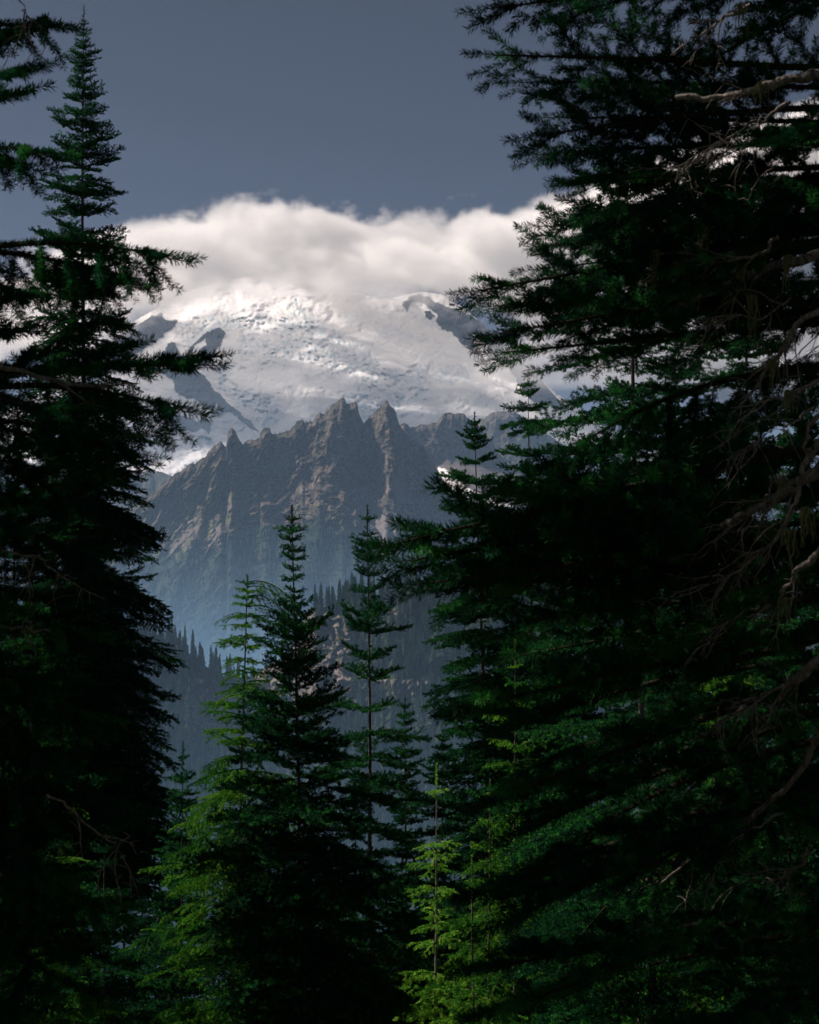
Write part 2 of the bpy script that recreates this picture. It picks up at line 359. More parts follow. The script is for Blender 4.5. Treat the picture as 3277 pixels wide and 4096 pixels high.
ridge_o, (M_U, M_P, M_A) = face('pinnacle_ridge', M_crest, -900, 4200, 2.6, 2760, 2.6, M_depth, M_relief,
     {'talus': M_scree, 'gully': M_dark_streak, 'meadow': M_mead, 'wood': M_wood, 'snow': polymask([[(1655, 2137), (1668, 2142), (1674, 2149), (1662, 2147)], [(1575, 2110), (1586, 2110), (1587, 2114), (1577, 2114)], [(1437, 2240), (1448, 2240), (1446, 2244)]], 2, 8, 45)}, ridge_mat)
ridge_o['kind'] = 'structure'

S_crest = [(-900, 2380), (0, 2440), (300, 2480), (440, 2505), (560, 2520), (640, 2550), (720, 2590), (790, 2640), (860, 2690), (940, 2720), (1010, 2700), (1080, 2660), (1160, 2610), (1195, 2530), (1214, 2478), (1222, 2450), (1245, 2433), (1290, 2430),
           (1360, 2400), (1450, 2388), (1600, 2362), (1750, 2350), (2000, 2335), (2600, 2300), (3400, 2280), (4200, 2300)]
CLIFFS = [[(1214, 2440), (1310, 2440), (1400, 2500), (1440, 2580), (1400, 2640), (1380, 2700), (1440, 2760), (1430, 2830), (1300, 2860), (1210, 2850), (1020, 2800), (1030, 2690), (1130, 2640), (1200, 2520)],
          [(1440, 2740), (1540, 2710), (1630, 2720), (1740, 2700), (1700, 2760), (1640, 2800), (1620, 2850), (1560, 2780), (1470, 2820)],
          [(1540, 2450), (1600, 2440), (1620, 2462), (1570, 2466)], [(760, 2700), (850, 2720), (960, 2740), (960, 2860), (880, 2960), (780, 2900), (740, 2780)], [(1760, 2340), (1830, 2345), (1820, 2370), (1770, 2370)]]
S_cliff = polymask(CLIFFS, 26, 50, 46)
def S_ledge(v, u): return sum(14*sstep(0, 10, v-l-18*fbm(u/70, u*0+l, 3, 47)) for l in (2560, 2640, 2700, 2790, 2850))
def S_depth(u, v, s): return 1820 - 0.12*np.minimum(s, 60) - 0.26*np.clip(s-60, 0, 4000)
def S_relief(u, v, s):
    cl = S_cliff(u, v, s); wu, wv = warp(u, v, 20, 60, 48)
    r = -(ridged(wu/85, wv/170, 5, 49)*26 + ridged(wu/22, wv/30, 5, 50)*9*(0.3+cl) + ridged(wu/9, wv/12, 3, 52)*4.0*cl)
    return r*sstep(0, 60, s) - cl*0
spur_o, (S_U, S_P, S_A) = face('wooded_spur', S_crest, -900, 4200, 4.0, 4300, 4.0, S_depth, S_relief,
     {'talus': lambda u, v, s: S_cliff(u, v, s)*sstep(-0.15, 0.2, fbm(u/16, v/20, 4, 53)), 'meadow': lambda u, v, s: 0.5*S_cliff(u, v, s)*sstep(0.1, 0.35, fbm(u/40, v/20, 3, 54)), 'wood': lambda u, v, s: 1-S_cliff(u, v, s), 'snow': ZF}, ridge_material('spur_rock', 1.3))
spur_o['kind'] = 'structure'

# --- the slope we stand on and the valley floor, one sheet
def ground_z(x, y):
    near = -1.7 - 0.40*np.clip(y, -60, 60) - 0.36*np.clip(y-60, 0, 850)
    z = np.maximum(near, -395.0) + 0*x
    side = np.abs(x)
    n = 1.2*fbm(x/9.0, y/9.0, 4, 55)*sstep(2, 10, side+np.abs(y)) + 7*fbm(x/80.0, y/80.0, 4, 56)*sstep(60, 250, side+np.abs(y))
    return z + n
gx = np.concatenate([-np.geomspace(9000, 12, 70), np.linspace(-11, 11, 45), np.geomspace(12, 9000, 70)])
gy = np.concatenate([-np.geomspace(900, 10, 25), np.linspace(-9, 9, 19), np.geomspace(10, 12500, 150)])
GX, GY = np.meshgrid(gx, gy)
kk = N('forest_floor'); pos = kk.n('ShaderNodeNewGeometry').outputs['Position']
c = kk.ramp(kk.noise(pos, 0.8, 6, 0.65), [(0.35, (0.018, 0.015, 0.010)), (0.55, (0.035, 0.040, 0.016)), (0.75, (0.05, 0.07, 0.02))])
b = kk.n('ShaderNodeBsdfPrincipled', {'Base Color': c, 'Roughness': 0.95, 'Normal': kk.n('ShaderNodeBump', {'Height': kk.noise(pos, 6, 5, 0.7), 'Strength': 0.6, 'Distance': 0.1}).outputs[0]})
ground_mat = kk.surface(b.outputs[0])
tag(obj('ground', grid_mesh('ground', np.stack([GX, GY, ground_z(GX, GY)], -1), ground_mat)), kind='structure')
HAZE_DENSITY = 3.4e-5
# ------------------------------------------------------------------ foliage materials
def bark_material(name, dark, light, scale=14):
    k = N(name); tc = k.n('ShaderNodeTexCoord').outputs['Object']
    st = k.n('ShaderNodeMapping', {'Vector': tc, 'Scale': (1, 1, 0.35)}).outputs[0]
    n = k.noise(st, scale, 6, 0.7, 0.6)
    c = k.ramp(n, [(0.35, dark), (0.62, light)])
    b = k.n('ShaderNodeBsdfPrincipled', {'Base Color': c, 'Roughness': 0.92, 'Normal': k.n('ShaderNodeBump', {'Height': n, 'Strength': 0.8, 'Distance': 0.02}).outputs[0]})
    b.inputs['Specular IOR Level'].default_value = 0.15
    return k.surface(b.outputs[0])
def needle_material(name, lo, mid, hi, trans=0.3):
    k = N(name); tone = k.attr('tone'); rnd = k.n('ShaderNodeObjectInfo').outputs['Random']
    f = k.math('ADD', k.math('MULTIPLY', tone, 0.75), k.math('MULTIPLY', rnd, 0.25))
    c = k.ramp(f, [(0.1, lo), (0.5, mid), (0.95, hi)])
    d = k.n('ShaderNodeBsdfDiffuse', {'Color': c}); t = k.n('ShaderNodeBsdfTranslucent', {'Color': c})
    g = k.n('ShaderNodeBsdfGlossy', {'Color': (0.5, 0.6, 0.5, 1), 'Roughness': 0.5})
    m = k.n('ShaderNodeMixShader', {0: trans}); k.t.links.new(d.outputs[0], m.inputs[1]); k.t.links.new(t.outputs[0], m.inputs[2])
    m2 = k.n('ShaderNodeMixShader', {0: 0.008}); k.t.links.new(m.outputs[0], m2.inputs[1]); k.t.links.new(g.outputs[0], m2.inputs[2])
    return k.surface(m2.outputs[0])
BARK = bark_material('fir_bark', (0.035, 0.03, 0.028), (0.16, 0.14, 0.13))
TWIG = bark_material('twig_bark', (0.02, 0.016, 0.012), (0.055, 0.043, 0.032), 40)
DEADWOOD = bark_material('bare_limb_bark', (0.04, 0.035, 0.03), (0.30, 0.27, 0.24), 45)
FIR = needle_material('fir_needles', (0.003, 0.018, 0.009), (0.007, 0.056, 0.022), (0.035, 0.19, 0.028))
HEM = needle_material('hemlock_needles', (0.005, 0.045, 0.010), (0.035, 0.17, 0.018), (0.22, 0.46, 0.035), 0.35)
LIT = needle_material('young_fir_needles', (0.05, 0.19, 0.02), (0.15, 0.40, 0.04), (0.38, 0.60, 0.08), 0.4)  # brighter needles for one tree; its sunlight is put into the colour
VALLEY_HAZED = needle_material('valley_conifer_needles', (0.025, 0.070, 0.070), (0.065, 0.14, 0.135), (0.15, 0.24, 0.19), 0.1)  # needles paled and blued: valley haze is put into their colour
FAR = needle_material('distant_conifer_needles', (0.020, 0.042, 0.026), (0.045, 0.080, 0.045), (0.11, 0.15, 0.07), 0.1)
k = N('lichen'); lb = k.n('ShaderNodeBsdfDiffuse', {'Color': (0.13, 0.135, 0.06, 1)}); LICHEN = k.surface(lb.outputs[0])

# ------------------------------------------------------------------ branches: axes (wood) + needles
def unit(v): return v/(np.linalg.norm(v, axis=-1, keepdims=True)+1e-9)
class Spray:
    def __init__(s, seed): s.r = random.Random(seed); s.n = np.random.RandomState(seed); s.seg = []; s.tone = []
    def axis(s, p, d, L, n, r0, droop=0.0, wob=0.06, nd=True, bare=0.0, up=0.0):
        """grows one shoot from p towards d; returns the points on it"""
        pts = [p]; d = unit(d); tone = s.r.random()
        for i in range(n):
            f = (i+1)/n
            d = unit(d + np.array([0, 0, -droop/n + up*f/n]) + s.n.normal(0, wob, 3)*0.6/math.sqrt(n))
            q = pts[-1] + d*L/n
            s.seg.append((pts[-1], q, r0*(1-0.85*(i/n)), r0*(1-0.85*f), nd and (i+0.5)/n >= bare, tone))
            pts.append(q)
        return pts, d
def fir_branch(seed, L, sp=0.075, lat=0.42, ang=52, droop=0.25, up=0.25, sub=0.085, bare=0.12, flat=0.8, gap=0.0, hang=0.0, wood=0.011):
    s = Spray(seed); r = s.r
    n = max(6, int(L/0.12))
    main, _ = s.axis(np.zeros(3), np.array([1, 0, 0.0]), L, n, wood*L**0.6, droop, 0.10, True, 0.25, up)
    main = np.array(main); t = bare; side = 1
    while t < 0.985:
        if r.random() > gap:
            i = min(int(t*n), n-1); p = main[i] + (main[i+1]-main[i])*(t*n-i); ax = unit(main[i+1]-main[i])
            prof = min(1.0, 0.35+1.6*(t-bare)) * (1-t)**0.72 + 0.10
            l = L*lat*prof*r.uniform(0.7, 1.15) + 0.03
            a = math.radians(ang + r.uniform(-10, 10) + 14*(1-t)); lift = r.gauss(0.05, 0.22)
            dirn = unit(ax*math.cos(a) + np.array([-ax[1], ax[0], 0])*side*math.sin(a) + np.array([0, 0, lift - hang]))
            m = max(2, int(l/0.09))
            lp, _ = s.axis(p, dirn, l, m, wood*0.42*max(l, 0.1)**0.5, droop*0.6 + hang, 0.12, True, 0.10, up*0.8)
            if l > 0.13:
                lp = np.array(lp); u = 0.22; sd = 1
                while u < 0.95:
                    if r.random() > 0.12:
                        j = min(int(u*m), m-1); pp = lp[j] + (lp[j+1]-lp[j])*(u*m-j); aa = unit(lp[j+1]-lp[j])
                        ll = (l*0.42*(1-u)**0.8 + 0.025)*r.uniform(0.7, 1.2)
                        b = math.radians(48+r.uniform(-10, 10))
                        dd = unit(aa*math.cos(b) + unit(np.cross(np.array([0, 0, 1.0]), aa))*sd*math.sin(b) + np.array([0, 0, r.gauss(0.04, 0.2) - hang]))
                        s.axis(pp, dd, ll, max(1, int(ll/0.08)), 0.0022, droop*0.5 + hang, 0.08, True, 0, up)
                        if ll > 0.2:
                            for vv in (0.35, 0.55, 0.75):
                                for q2 in (1, -1):
                                    if r.random() < 0.75:
                                        s.axis(pp + dd*ll*vv, unit(dd*0.7 + unit(np.cross(np.array([0, 0, 1.0]), dd))*q2*0.7 + np.array([0, 0, r.gauss(0, 0.2)-hang])), ll*0.38*(1.1-vv), 1, 0.0016, 0, 0, True, 0, 0)
                    u += sub/l*r.uniform(0.7, 1.3)/1.0; sd = -sd
        t += sp/L*r.uniform(0.7, 1.3)*0.5; side = -side
    return s
def bough(seed, L, hang=0.0, droop=0.25, up=0.3, bare=0.3, lat=0.30, wood=0.014, ang=31, old=0.0):
    """a big fir bough: long straight brush-like fingers swept forward in a flat fan, grouped in sprays with gaps between"""
    s = Spray(seed); r = s.r; n = max(8, int(L/0.14))
    main, dl = s.axis(np.zeros(3), np.array([1, 0, 0.0]), L-0.12, n, wood*L**0.6, droop, 0.08, True, 0.15+0.6*old, up)
    [s.axis(main[-2], unit(dl+np.array([0, q_*0.5, 0.05])), 0.24, 2, 0.002, 0, 0.03, True, 0, 0) for q_ in (-1, 1)]; s.axis(main[-1], dl, 0.14, 2, 0.002, 0, 0.02, True, 0, 0); s.length = float(np.linalg.norm(main[-1]+dl*0.14))
    main = np.array(main); t = bare; side = 1; zz = np.array([0, 0, 1.0])
    while t < 0.97:
        i = min(int(t*n), n-1); p = main[i] + (main[i+1]-main[i])*(t*n-i); ax = unit(main[i+1]-main[i])
        l = max(0.14, L*lat*min(1.0, 0.5+1.6*(t-bare))*(1.03-t)**0.5*r.uniform(0.6, 1.15)); a = math.radians(ang + 8*(1-t) + r.uniform(-7, 7))
        dirn = unit(ax*math.cos(a) + unit(np.cross(zz, ax))*side*math.sin(a) + zz*(r.gauss(0.03, 0.12) - hang)); m = max(2, int(l/0.12))
        lp, _ = s.axis(p, dirn, l, m, wood*0.38*l**0.5, droop*0.3+hang*0.9, 0.08, True, max(0.15 if l > .3 else 0, old*r.uniform(0.4, 1.3)), up*0.5)
        if l > 0.2:
            lp = np.array(lp); u = 0.18; sd = 1
            while u < 0.9:
                j = min(int(u*m), m-1); pp = lp[j] + (lp[j+1]-lp[j])*(u*m-j); aa = unit(lp[j+1]-lp[j]); ll = max(0.06, (l*0.44*(1.05-u)**0.8)*r.uniform(0.75, 1.15)); b = math.radians(36+r.uniform(-7, 7))
                dd = unit(aa*math.cos(b) + unit(np.cross(zz, aa))*sd*math.sin(b) + zz*(r.gauss(0.02, 0.12) - hang*0.8)); sp2, d2 = s.axis(pp, dd, ll, max(1, int(ll/0.1)), 0.0022, hang*0.4, 0.05, r.random() > old*1.3*(1.2-u), 0, up*0.3)
                if ll > 0.22:
                    for vv in (0.3, 0.5, 0.7):
                        for q2 in (1, -1):
                            if r.random() < 0.8: s.axis(pp+dd*ll*vv, unit(dd*0.8 + unit(np.cross(zz, dd))*q2*0.55 + zz*r.gauss(0, .12)), ll*0.42*(1.15-vv), 1, 0.0016, 0, 0, True, 0, 0)
                u += 0.058/l*r.uniform(0.75, 1.3); sd = -sd
        t += 0.072/L*r.uniform(0.6, 1.4)*(2.6 if r.random() < 0.16 else 1); side = -side
    return s
def spray_arrays(s, nl, nw, nd, sides=4, droopy=0.2, upbias=0.35, wide=1.0):
    P0 = np.array([g[0] for g in s.seg]); P1 = np.array([g[1] for g in s.seg]); R0 = np.array([g[2] for g in s.seg]); R1 = np.array([g[3] for g in s.seg])
    ND = np.array([g[4] for g in s.seg]); T = np.array([g[5] for g in s.seg])
    A = P1-P0; L = np.linalg.norm(A, axis=1); A = A/L[:, None]
    ref = np.where(np.abs(A[:, 2:3]) > 0.9, np.array([[1.0, 0, 0]]), np.array([[0, 0, 1.0]]))
    U = unit(np.cross(A, ref)); V = np.cross(U, A)
    th = np.arange(sides)*2*math.pi/sides
    ring = U[:, None]*np.cos(th)[None, :, None] + V[:, None]*np.sin(th)[None, :, None]
    W0 = P0[:, None]+ring*R0[:, None, None]; W1 = P1[:, None]+ring*R1[:, None, None]
    wv = np.concatenate([W0, W1], 1).reshape(-1, 3); b = np.arange(len(P0))[:, None]*2*sides; i = np.arange(sides)[None]
    wq = np.stack([b+i, b+(i+1) % sides, b+sides+(i+1) % sides, b+sides+i], -1).reshape(-1, 4)
    cnt = np.where(ND, np.maximum(3, (L*nd)).astype(int), 0); idx = np.repeat(np.arange(len(P0)), cnt); n = len(idx)
    rs = s.n; t = rs.rand(n)[:, None]; base = P0[idx] + A[idx]*L[idx][:, None]*t
    ph = rs.rand(n)*2*math.pi; rad = U[idx]*np.cos(ph)[:, None] + V[idx]*np.sin(ph)[:, None]
    rad = unit(rad + np.array([0, 0, upbias]))
    al = rs.uniform(0.75, 1.25, n)[:, None]
    dn = A[idx]*np.cos(al) + rad*np.sin(al)
    ln = nl*rs.uniform(0.7, 1.15, n)[:, None]; tip = base + dn*ln
    tang = unit(np.cross(dn, A[idx] + rs.normal(0, 0.4, (n, 3)))); hw = nw*0.5*rs.uniform(0.8, 1.3, n)[:, None]
    mid = base + dn*ln*0.55
    nv = np.stack([base, mid+tang*hw, tip, mid-tang*hw], 1).reshape(-1, 3)
    nq = np.arange(n*4).reshape(-1, 4)
    tone = np.concatenate([np.zeros(len(wv)), np.repeat(np.clip(T[idx]*0.7 + rs.rand(n)*0.3, 0, 1), 4)])
    return wv, wq, nv, nq, tone
def join_arrays(parts):                # parts: (verts_w, quads_w, verts_n, quads_n, tone, 4x4 or None)
    VS, Q, MI, TN, off = [], [], [], [], 0
    for wv, wq, nv, nq, tone, M in parts:
        v = np.concatenate([wv, nv]); 
        if M is not None: v = v @ M[:3, :3].T + M[:3, 3]
        VS.append(v); Q.append(wq+off); Q.append(nq+len(wv)+off); MI += [np.zeros(len(wq)), np.ones(len(nq))]; TN.append(tone); off += len(v)
    return np.concatenate(VS), np.concatenate(Q), np.concatenate(MI), np.concatenate(TN)
def mk(name, parts, mats):
    v, q, mi, tn = join_arrays(parts)
    return mesh_from(name, v, q, np.full(len(q), 4), mats, mi, {'tone': tn}, False)
def aim_x(s):                          # turn a grown branch so its tip lies on +X (z kept up)
    pts = np.array([g[1] for g in s.seg]); main = [g for g in s.seg]
    k = 0; p = main[0][0]
    while k < len(main) and np.allclose(main[k][0], p): p = main[k][1]; k += 1
    tip = p; x = unit(tip); y = unit(np.cross(np.array([0, 0, 1.0]), x)); z = np.cross(x, y); R = np.stack([x, y, z])
    s.seg = [(R@g[0], R@g[1]) + g[2:] for g in s.seg]; s.length = float(np.linalg.norm(tip)); return s

# library of whorls (five or six branches round a trunk) for standing trees
LOD = {0: (0.026, 0.0042, 420), 1: (0.034, 0.0085, 360), 2: (0.044, 0.015, 220)}
def whorl_lib(species, lod, mats):
    lib = {}; nl, nw, nd = LOD[lod]
    for R, tilts in ((0.22, (28,)), (0.5, (22, 5)), (1.0, (16, -4)), (1.7, (6, -12)), (2.5, (0, -16))):
        for tilt in tilts:
            lib[(R, tilt)] = []
            for var in range(2 if R < 2 else 2):
                seed = int(R*100)*31 + tilt*7 + var*101 + lod*977 + (5000 if species == 'hem' else 0)
                r = random.Random(seed); parts = []; nb = 5 if R < 0.3 else 6 if R < 2 else 7
                for i in range(nb):
                    l = R*r.uniform(0.72, 1.12)
                    if species == 'fir':
                        s = fir_branch(seed*13+i, l, sp=0.065+0.012*lod, lat=0.46 if R > 0.4 else 0.55, droop=0.18+0.12*R*(tilt < 0), up=0.45, sub=0.075+0.012*lod, bare=0.10, gap=0.06, hang=0.0 if R < 1.5 else 0.10)
                    else:
                        s = fir_branch(seed*13+i, l, sp=0.08+0.02*lod, lat=0.46, ang=46, droop=0.5, up=0.1, sub=0.08+0.02*lod, bare=0.08, gap=0.22, hang=0.14)
                    a = 2*math.pi*(i+r.uniform(-0.28, 0.28))/nb; tl = math.radians(tilt + r.uniform(-11, 11)); ro = r.uniform(-0.3, 0.3)
                    ca, sa, ct, st = math.cos(a), math.sin(a), math.cos(tl), math.sin(tl)
                    Rz = np.array([[ca, -sa, 0], [sa, ca, 0], [0, 0, 1]]); Ry = np.array([[ct, 0, -st], [0, 1, 0], [st, 0, ct]])
                    Rx = np.array([[1, 0, 0], [0, math.cos(ro), -math.sin(ro)], [0, math.sin(ro), math.cos(ro)]])
                    M = np.eye(4); M[:3, :3] = Rz@Ry@Rx; M[2, 3] = r.uniform(-0.05, 0.05)*min(1, R*1.5)
                    nlen = nl*(0.85 if species == 'hem' else 1)
                    parts.append(spray_arrays(s, nlen, nw, nd, 3 if lod else 4) + (M,))
                lib[(R, tilt)].append(mk('branch_whorl', parts, mats))
    return lib
LIBS = {}
def get_lib(species, lod, mat, key):
    if key not in LIBS: LIBS[key] = whorl_lib(species, lod, [TWIG, mat])
    return LIBS[key]

def tube(path, radii, sides=10, noise=0.0, seed=0):
    path = np.array(path, float); radii = np.array(radii, float); n = len(path)
    A = unit(np.gradient(path, axis=0)); ref = np.array([1.0, 0.13, 0.0]) if abs(A[:, 2].mean()) > 0.6 else np.array([0, 0.1, 1.0])
    U = unit(np.cross(A, ref)); V = np.cross(A, U); th = np.arange(sides)*2*math.pi/sides
    rr = radii[:, None]*(1+noise*fbm(np.arange(sides)[None]*0.7+0*radii[:, None], np.arange(n)[:, None]*0.35+seed, 3, seed))
    v = path[:, None] + (U[:, None]*np.cos(th)[None, :, None] + V[:, None]*np.sin(th)[None, :, None])*rr[..., None]
    i = np.arange(sides); q = []
    for k in range(n-1): q.append(np.stack([k*sides+i, k*sides+(i+1) % sides, (k+1)*sides+(i+1) % sides, (k+1)*sides+i], -1))
    return v.reshape(-1, 3), np.concatenate(q)

def tree(name, label, cat, tip, d, hw, foot=None, species='fir', lod=1, mat=None, key=None, sp=0.36, trunk=0.0085, group=None, seed=1, tilt_switch=0.45, dy=0.0, droop_from=None, leader=0.55, skip=0.06, cut=None, kmax=96, bark=None, bend=None):
    """tip = photo pixel of the treetop, d = distance, hw = [(photo y, crown half width in photo px), ...], foot = photo x of the trunk at y 4096"""
    r = random.Random(seed); P = W(tip[0], tip[1], d); px_m = F/d
    foot = tip[0] if foot is None else foot
    slope = (foot-tip[0])/(4096-tip[1]) if foot != tip[0] else 0.0
    x = P[0]; zb = P[2]
    for _ in range(4):
        gz = float(ground_z(np.array([x]), np.array([d]))[0]); x = P[0] + slope*(P[2]-gz)
    base = np.array([x, d, gz-0.3]); H = P[2]-base[2]
    root = bpy.data.objects.new(name, None); C.objects.link(root); root.location = base
    tag(root, label, cat, group)
    top = P-base
    # trunk
    n = max(14, int(H/0.8)); ts = np.linspace(0, 1, n)
    path = ts[:, None]*top[None] + np.stack([0.035*fbm(ts*3, ts*0+seed, 3, seed)*H*0.15*np.sin(ts*math.pi), ts*0, ts*0], -1)
    if bend: path = path + np.stack([bend(ts)*1.0, ts*0, ts*0], -1)
    rad = 0.52*trunk*H*(1-ts)**0.9 + 0.006
    v, q = tube(path, rad, 10, 0.12, seed)
    obj('trunk', mesh_from('trunk', v, q, np.full(len(q), 4), [bark or BARK], None, None, True), root)
    # leader and crown
    mat = mat or FIR; lib = get_lib(species, lod, mat, key or (species, lod)); nl, nw, nd = LOD[lod]
    s = Spray(seed); s.axis(np.zeros(3), np.array([0, 0, 1.0]), leader, 5, 0.008, 0, 0.02, True, 0.0 if species == 'fir' else 0, 0)
    for kx in range(7):
        z = leader*(0.05+0.12*kx); a = r.random()*6.28; ll = 0.10*(1-kx/9)
        s.axis(np.array([0, 0, z]), np.array([math.cos(a), math.sin(a), 0.7]), ll, 1, 0.003, 0, 0, True, 0, 0)
    crown = obj('crown', mk('crown', [spray_arrays(s, nl*0.8, nw*0.8, nd*1.2) + (None,)], [TWIG, mat]), root)
    def at(z):
        t = np.clip(z/top[2], 0, 1); return np.array([np.interp(t, ts, path[:, 0]), np.interp(t, ts, path[:, 1]), z])
    tp = at(top[2]-leader); crown.location = tp
    z = top[2]-leader*0.62; i = 0; hwp = np.array(hw, float)
    while i < kmax:
        wpos = base + at(z); py = CY - F*math.tan(math.atan2(wpos[2], d)-PITCH)
        if py > 4250 and i > 3: break
        half = np.interp(py, hwp[:, 0], hwp[:, 1])/px_m
        if cut and py < cut: half = 0
        if half > 0.04 and r.random() > skip:
            Rt = half*r.uniform(0.82, 1.32)
            keys = sorted(lib, key=lambda kk: abs(math.log(kk[0]/Rt)))
            R0 = keys[0][0]; opts = [kk for kk in lib if kk[0] == R0]
            dfrac = (top[2]-z)/H
            tilt = max(k2[1] for k2 in opts) if (py < (droop_from or 3000) and r.random() < 0.75) else min(k2[1] for k2 in opts)
            me = r.choice(lib[(R0, tilt)]); o = obj('branch_whorl', me, crown)
            sc = Rt/R0; o.location = at(z) - tp
            o.scale = (sc, sc, sc*r.uniform(0.85, 1.1)); o.rotation_euler = (r.uniform(-.09, .09), r.uniform(-.09, .09), r.uniform(0, 6.28)); i += 1
        z -= (sp*0.82*r.uniform(0.7, 1.35))*(0.55+0.45*min(1, half/0.6))
        if z < 0.6: break
    return root, crown

# ------------------------------------------------------------------ the standing trees
T = tree
T('fir_tree', 'tall slender dark fir whose bare tip spikes up in front of open sky', 'tree', (336, 20), 42,
  [(20, 0), (120, 22), (260, 70), (420, 85), (560, 130), (700, 140), (900, 150), (1100, 190), (1300, 215), (1700, 265), (2100, 300), (2300, 350), (2700, 370), (3000, 420), (4200, 480)], foot=350, lod=1, sp=0.215, seed=3, kmax=99, leader=0.6, droop_from=1500)
T('fir_tree', 'slim fir with evenly spaced tiers of short branches and a long thin bare leader', 'tree', (1468, 2020), 33,
  [(2020, 0), (2075, 30), (2140, 40), (2200, 70), (2300, 95), (2420, 112), (2500, 135), (2700, 150), (2900, 165), (3000, 190), (3200, 230), (3600, 280), (4200, 330)], foot=1500, lod=1, sp=0.46, seed=5, leader=0.45, skip=0.0, droop_from=2750)
T('fir_tree', 'near-black fir with ragged upswept branches standing beside the bent-topped tree', 'tree', (1165, 2020), 25,
  [(2020, 8), (2070, 18), (2100, 75), (2150, 55), (2250, 48), (2380, 40), (2460, 80), (2580, 155), (2700, 150), (2900, 200), (3050, 290), (3300, 360), (3700, 390), (4200, 450)], foot=1230, lod=1, sp=0.21, seed=7, leader=0.35, skip=0.0, trunk=0.0075, droop_from=3100)
T('fir_tree', 'slender fir with open tiers whose tip stands before the snow patch', 'tree', (1897, 1648), 46,
  [(1648, 0), (1740, 55), (1850, 110), (1980, 140), (2100, 165), (2250, 150), (2400, 200), (2700, 220), (3000, 240), (3300, 260), (4200, 330)], foot=1960, lod=2, sp=0.34, seed=9, droop_from=2100)
T('fir_tree', 'narrow fir with a spiky tip just left of the big drooping sprays', 'tree', (2112, 1500), 58,
  [(1500, 0), (1560, 60), (1660, 95), (1800, 130), (2000, 150), (2300, 180), (2700, 260), (3300, 320), (4200, 380)], foot=2130, lod=2, sp=0.42, seed=11, droop_from=2000)
T('fir_tree', 'small dark fir spire rising in the gap below the cliffs', 'tree', (1620, 2780), 48,
  [(2780, 0), (2830, 25), (2950, 50), (3100, 75), (3300, 90), (3600, 140), (4200, 200)], lod=2, sp=0.34, seed=13, droop_from=3200)
T('fir_tree', 'pale green fir sapling with a thin tip behind the sunlit yellow one', 'tree', (1768, 2900), 40,
  [(2900, 0), (2960, 30), (3060, 80), (3200, 100), (3500, 170), (4200, 230)], lod=2, sp=0.36, seed=15)
T('fir_tree', 'sunlit young tree with a glowing yellow-green tip and pale bare trunk', 'tree', (1748, 3055), 27,
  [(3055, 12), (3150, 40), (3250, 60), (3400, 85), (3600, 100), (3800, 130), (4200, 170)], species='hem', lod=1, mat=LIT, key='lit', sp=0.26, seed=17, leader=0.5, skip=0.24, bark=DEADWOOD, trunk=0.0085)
T('fir_tree', 'thin fir seedling tip poking out between the tall fir and the lit boughs', 'tree', (733, 2965), 36,
  [(2965, 0), (3010, 22), (3100, 45), (3250, 80), (3500, 110), (4200, 200)], lod=2, sp=0.34, seed=19)
T('hemlock_tree', 'hemlock with a nodding bent-over top and yellowish drooping sprays', 'tree', (990, 2300), 27,
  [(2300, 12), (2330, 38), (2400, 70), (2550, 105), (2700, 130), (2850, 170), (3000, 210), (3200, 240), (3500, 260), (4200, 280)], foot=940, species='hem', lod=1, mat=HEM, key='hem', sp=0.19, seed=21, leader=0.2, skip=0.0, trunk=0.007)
T('hemlock_tree', 'sunlit yellow-green hemlock with layered boughs reaching left over the dark hollow', 'tree', (890, 3040), 29,
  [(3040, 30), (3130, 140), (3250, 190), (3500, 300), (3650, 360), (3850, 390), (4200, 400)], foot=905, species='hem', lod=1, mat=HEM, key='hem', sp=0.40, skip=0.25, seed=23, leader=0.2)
T('fir_tree', 'broad fir with a visible ridged trunk filling the middle of the thicket', 'tree', (2500, 560), 17.5,
  [(560, 30), (700, 120), (900, 230), (1200, 330), (1600, 420), (2000, 500), (2600, 560), (4200, 620)], foot=2600, lod=1, sp=0.36, seed=25, trunk=0.0075, skip=0.18, droop_from=1000)

# bent top of the hemlock: long arching sprays hanging over to one side
_bent = [o for o in bpy.data.objects if o.name.startswith('crown') and o.parent and 'nodding' in o.parent.get('label', '')][0]
for i, (L, dr, az, dz) in enumerate([(1.25, 3.2, -0.1, -0.05), (1.1, 3.3, 0.35, -0.12), (0.95, 2.6, -0.45, -0.25), (0.9, 2.4, 0.1, -0.40), (0.8, 2.4, 0.5, -0.55), (0.5, 1.9, 3.3, -0.5)]):
    s = fir_branch(900+i, L, sp=0.09, lat=0.34, ang=38, droop=dr, up=0.0, sub=0.12, bare=0.10, gap=0.1, hang=0.5, wood=0.007)
    o = obj('drooping_branch', mk('drooping_branch', [spray_arrays(s, 0.034, 0.009, 260) + (None,)], [TWIG, HEM]), _bent)
    o.location = (0, 0, 0.15+dz); o.rotation_euler = (0, -0.5, az)

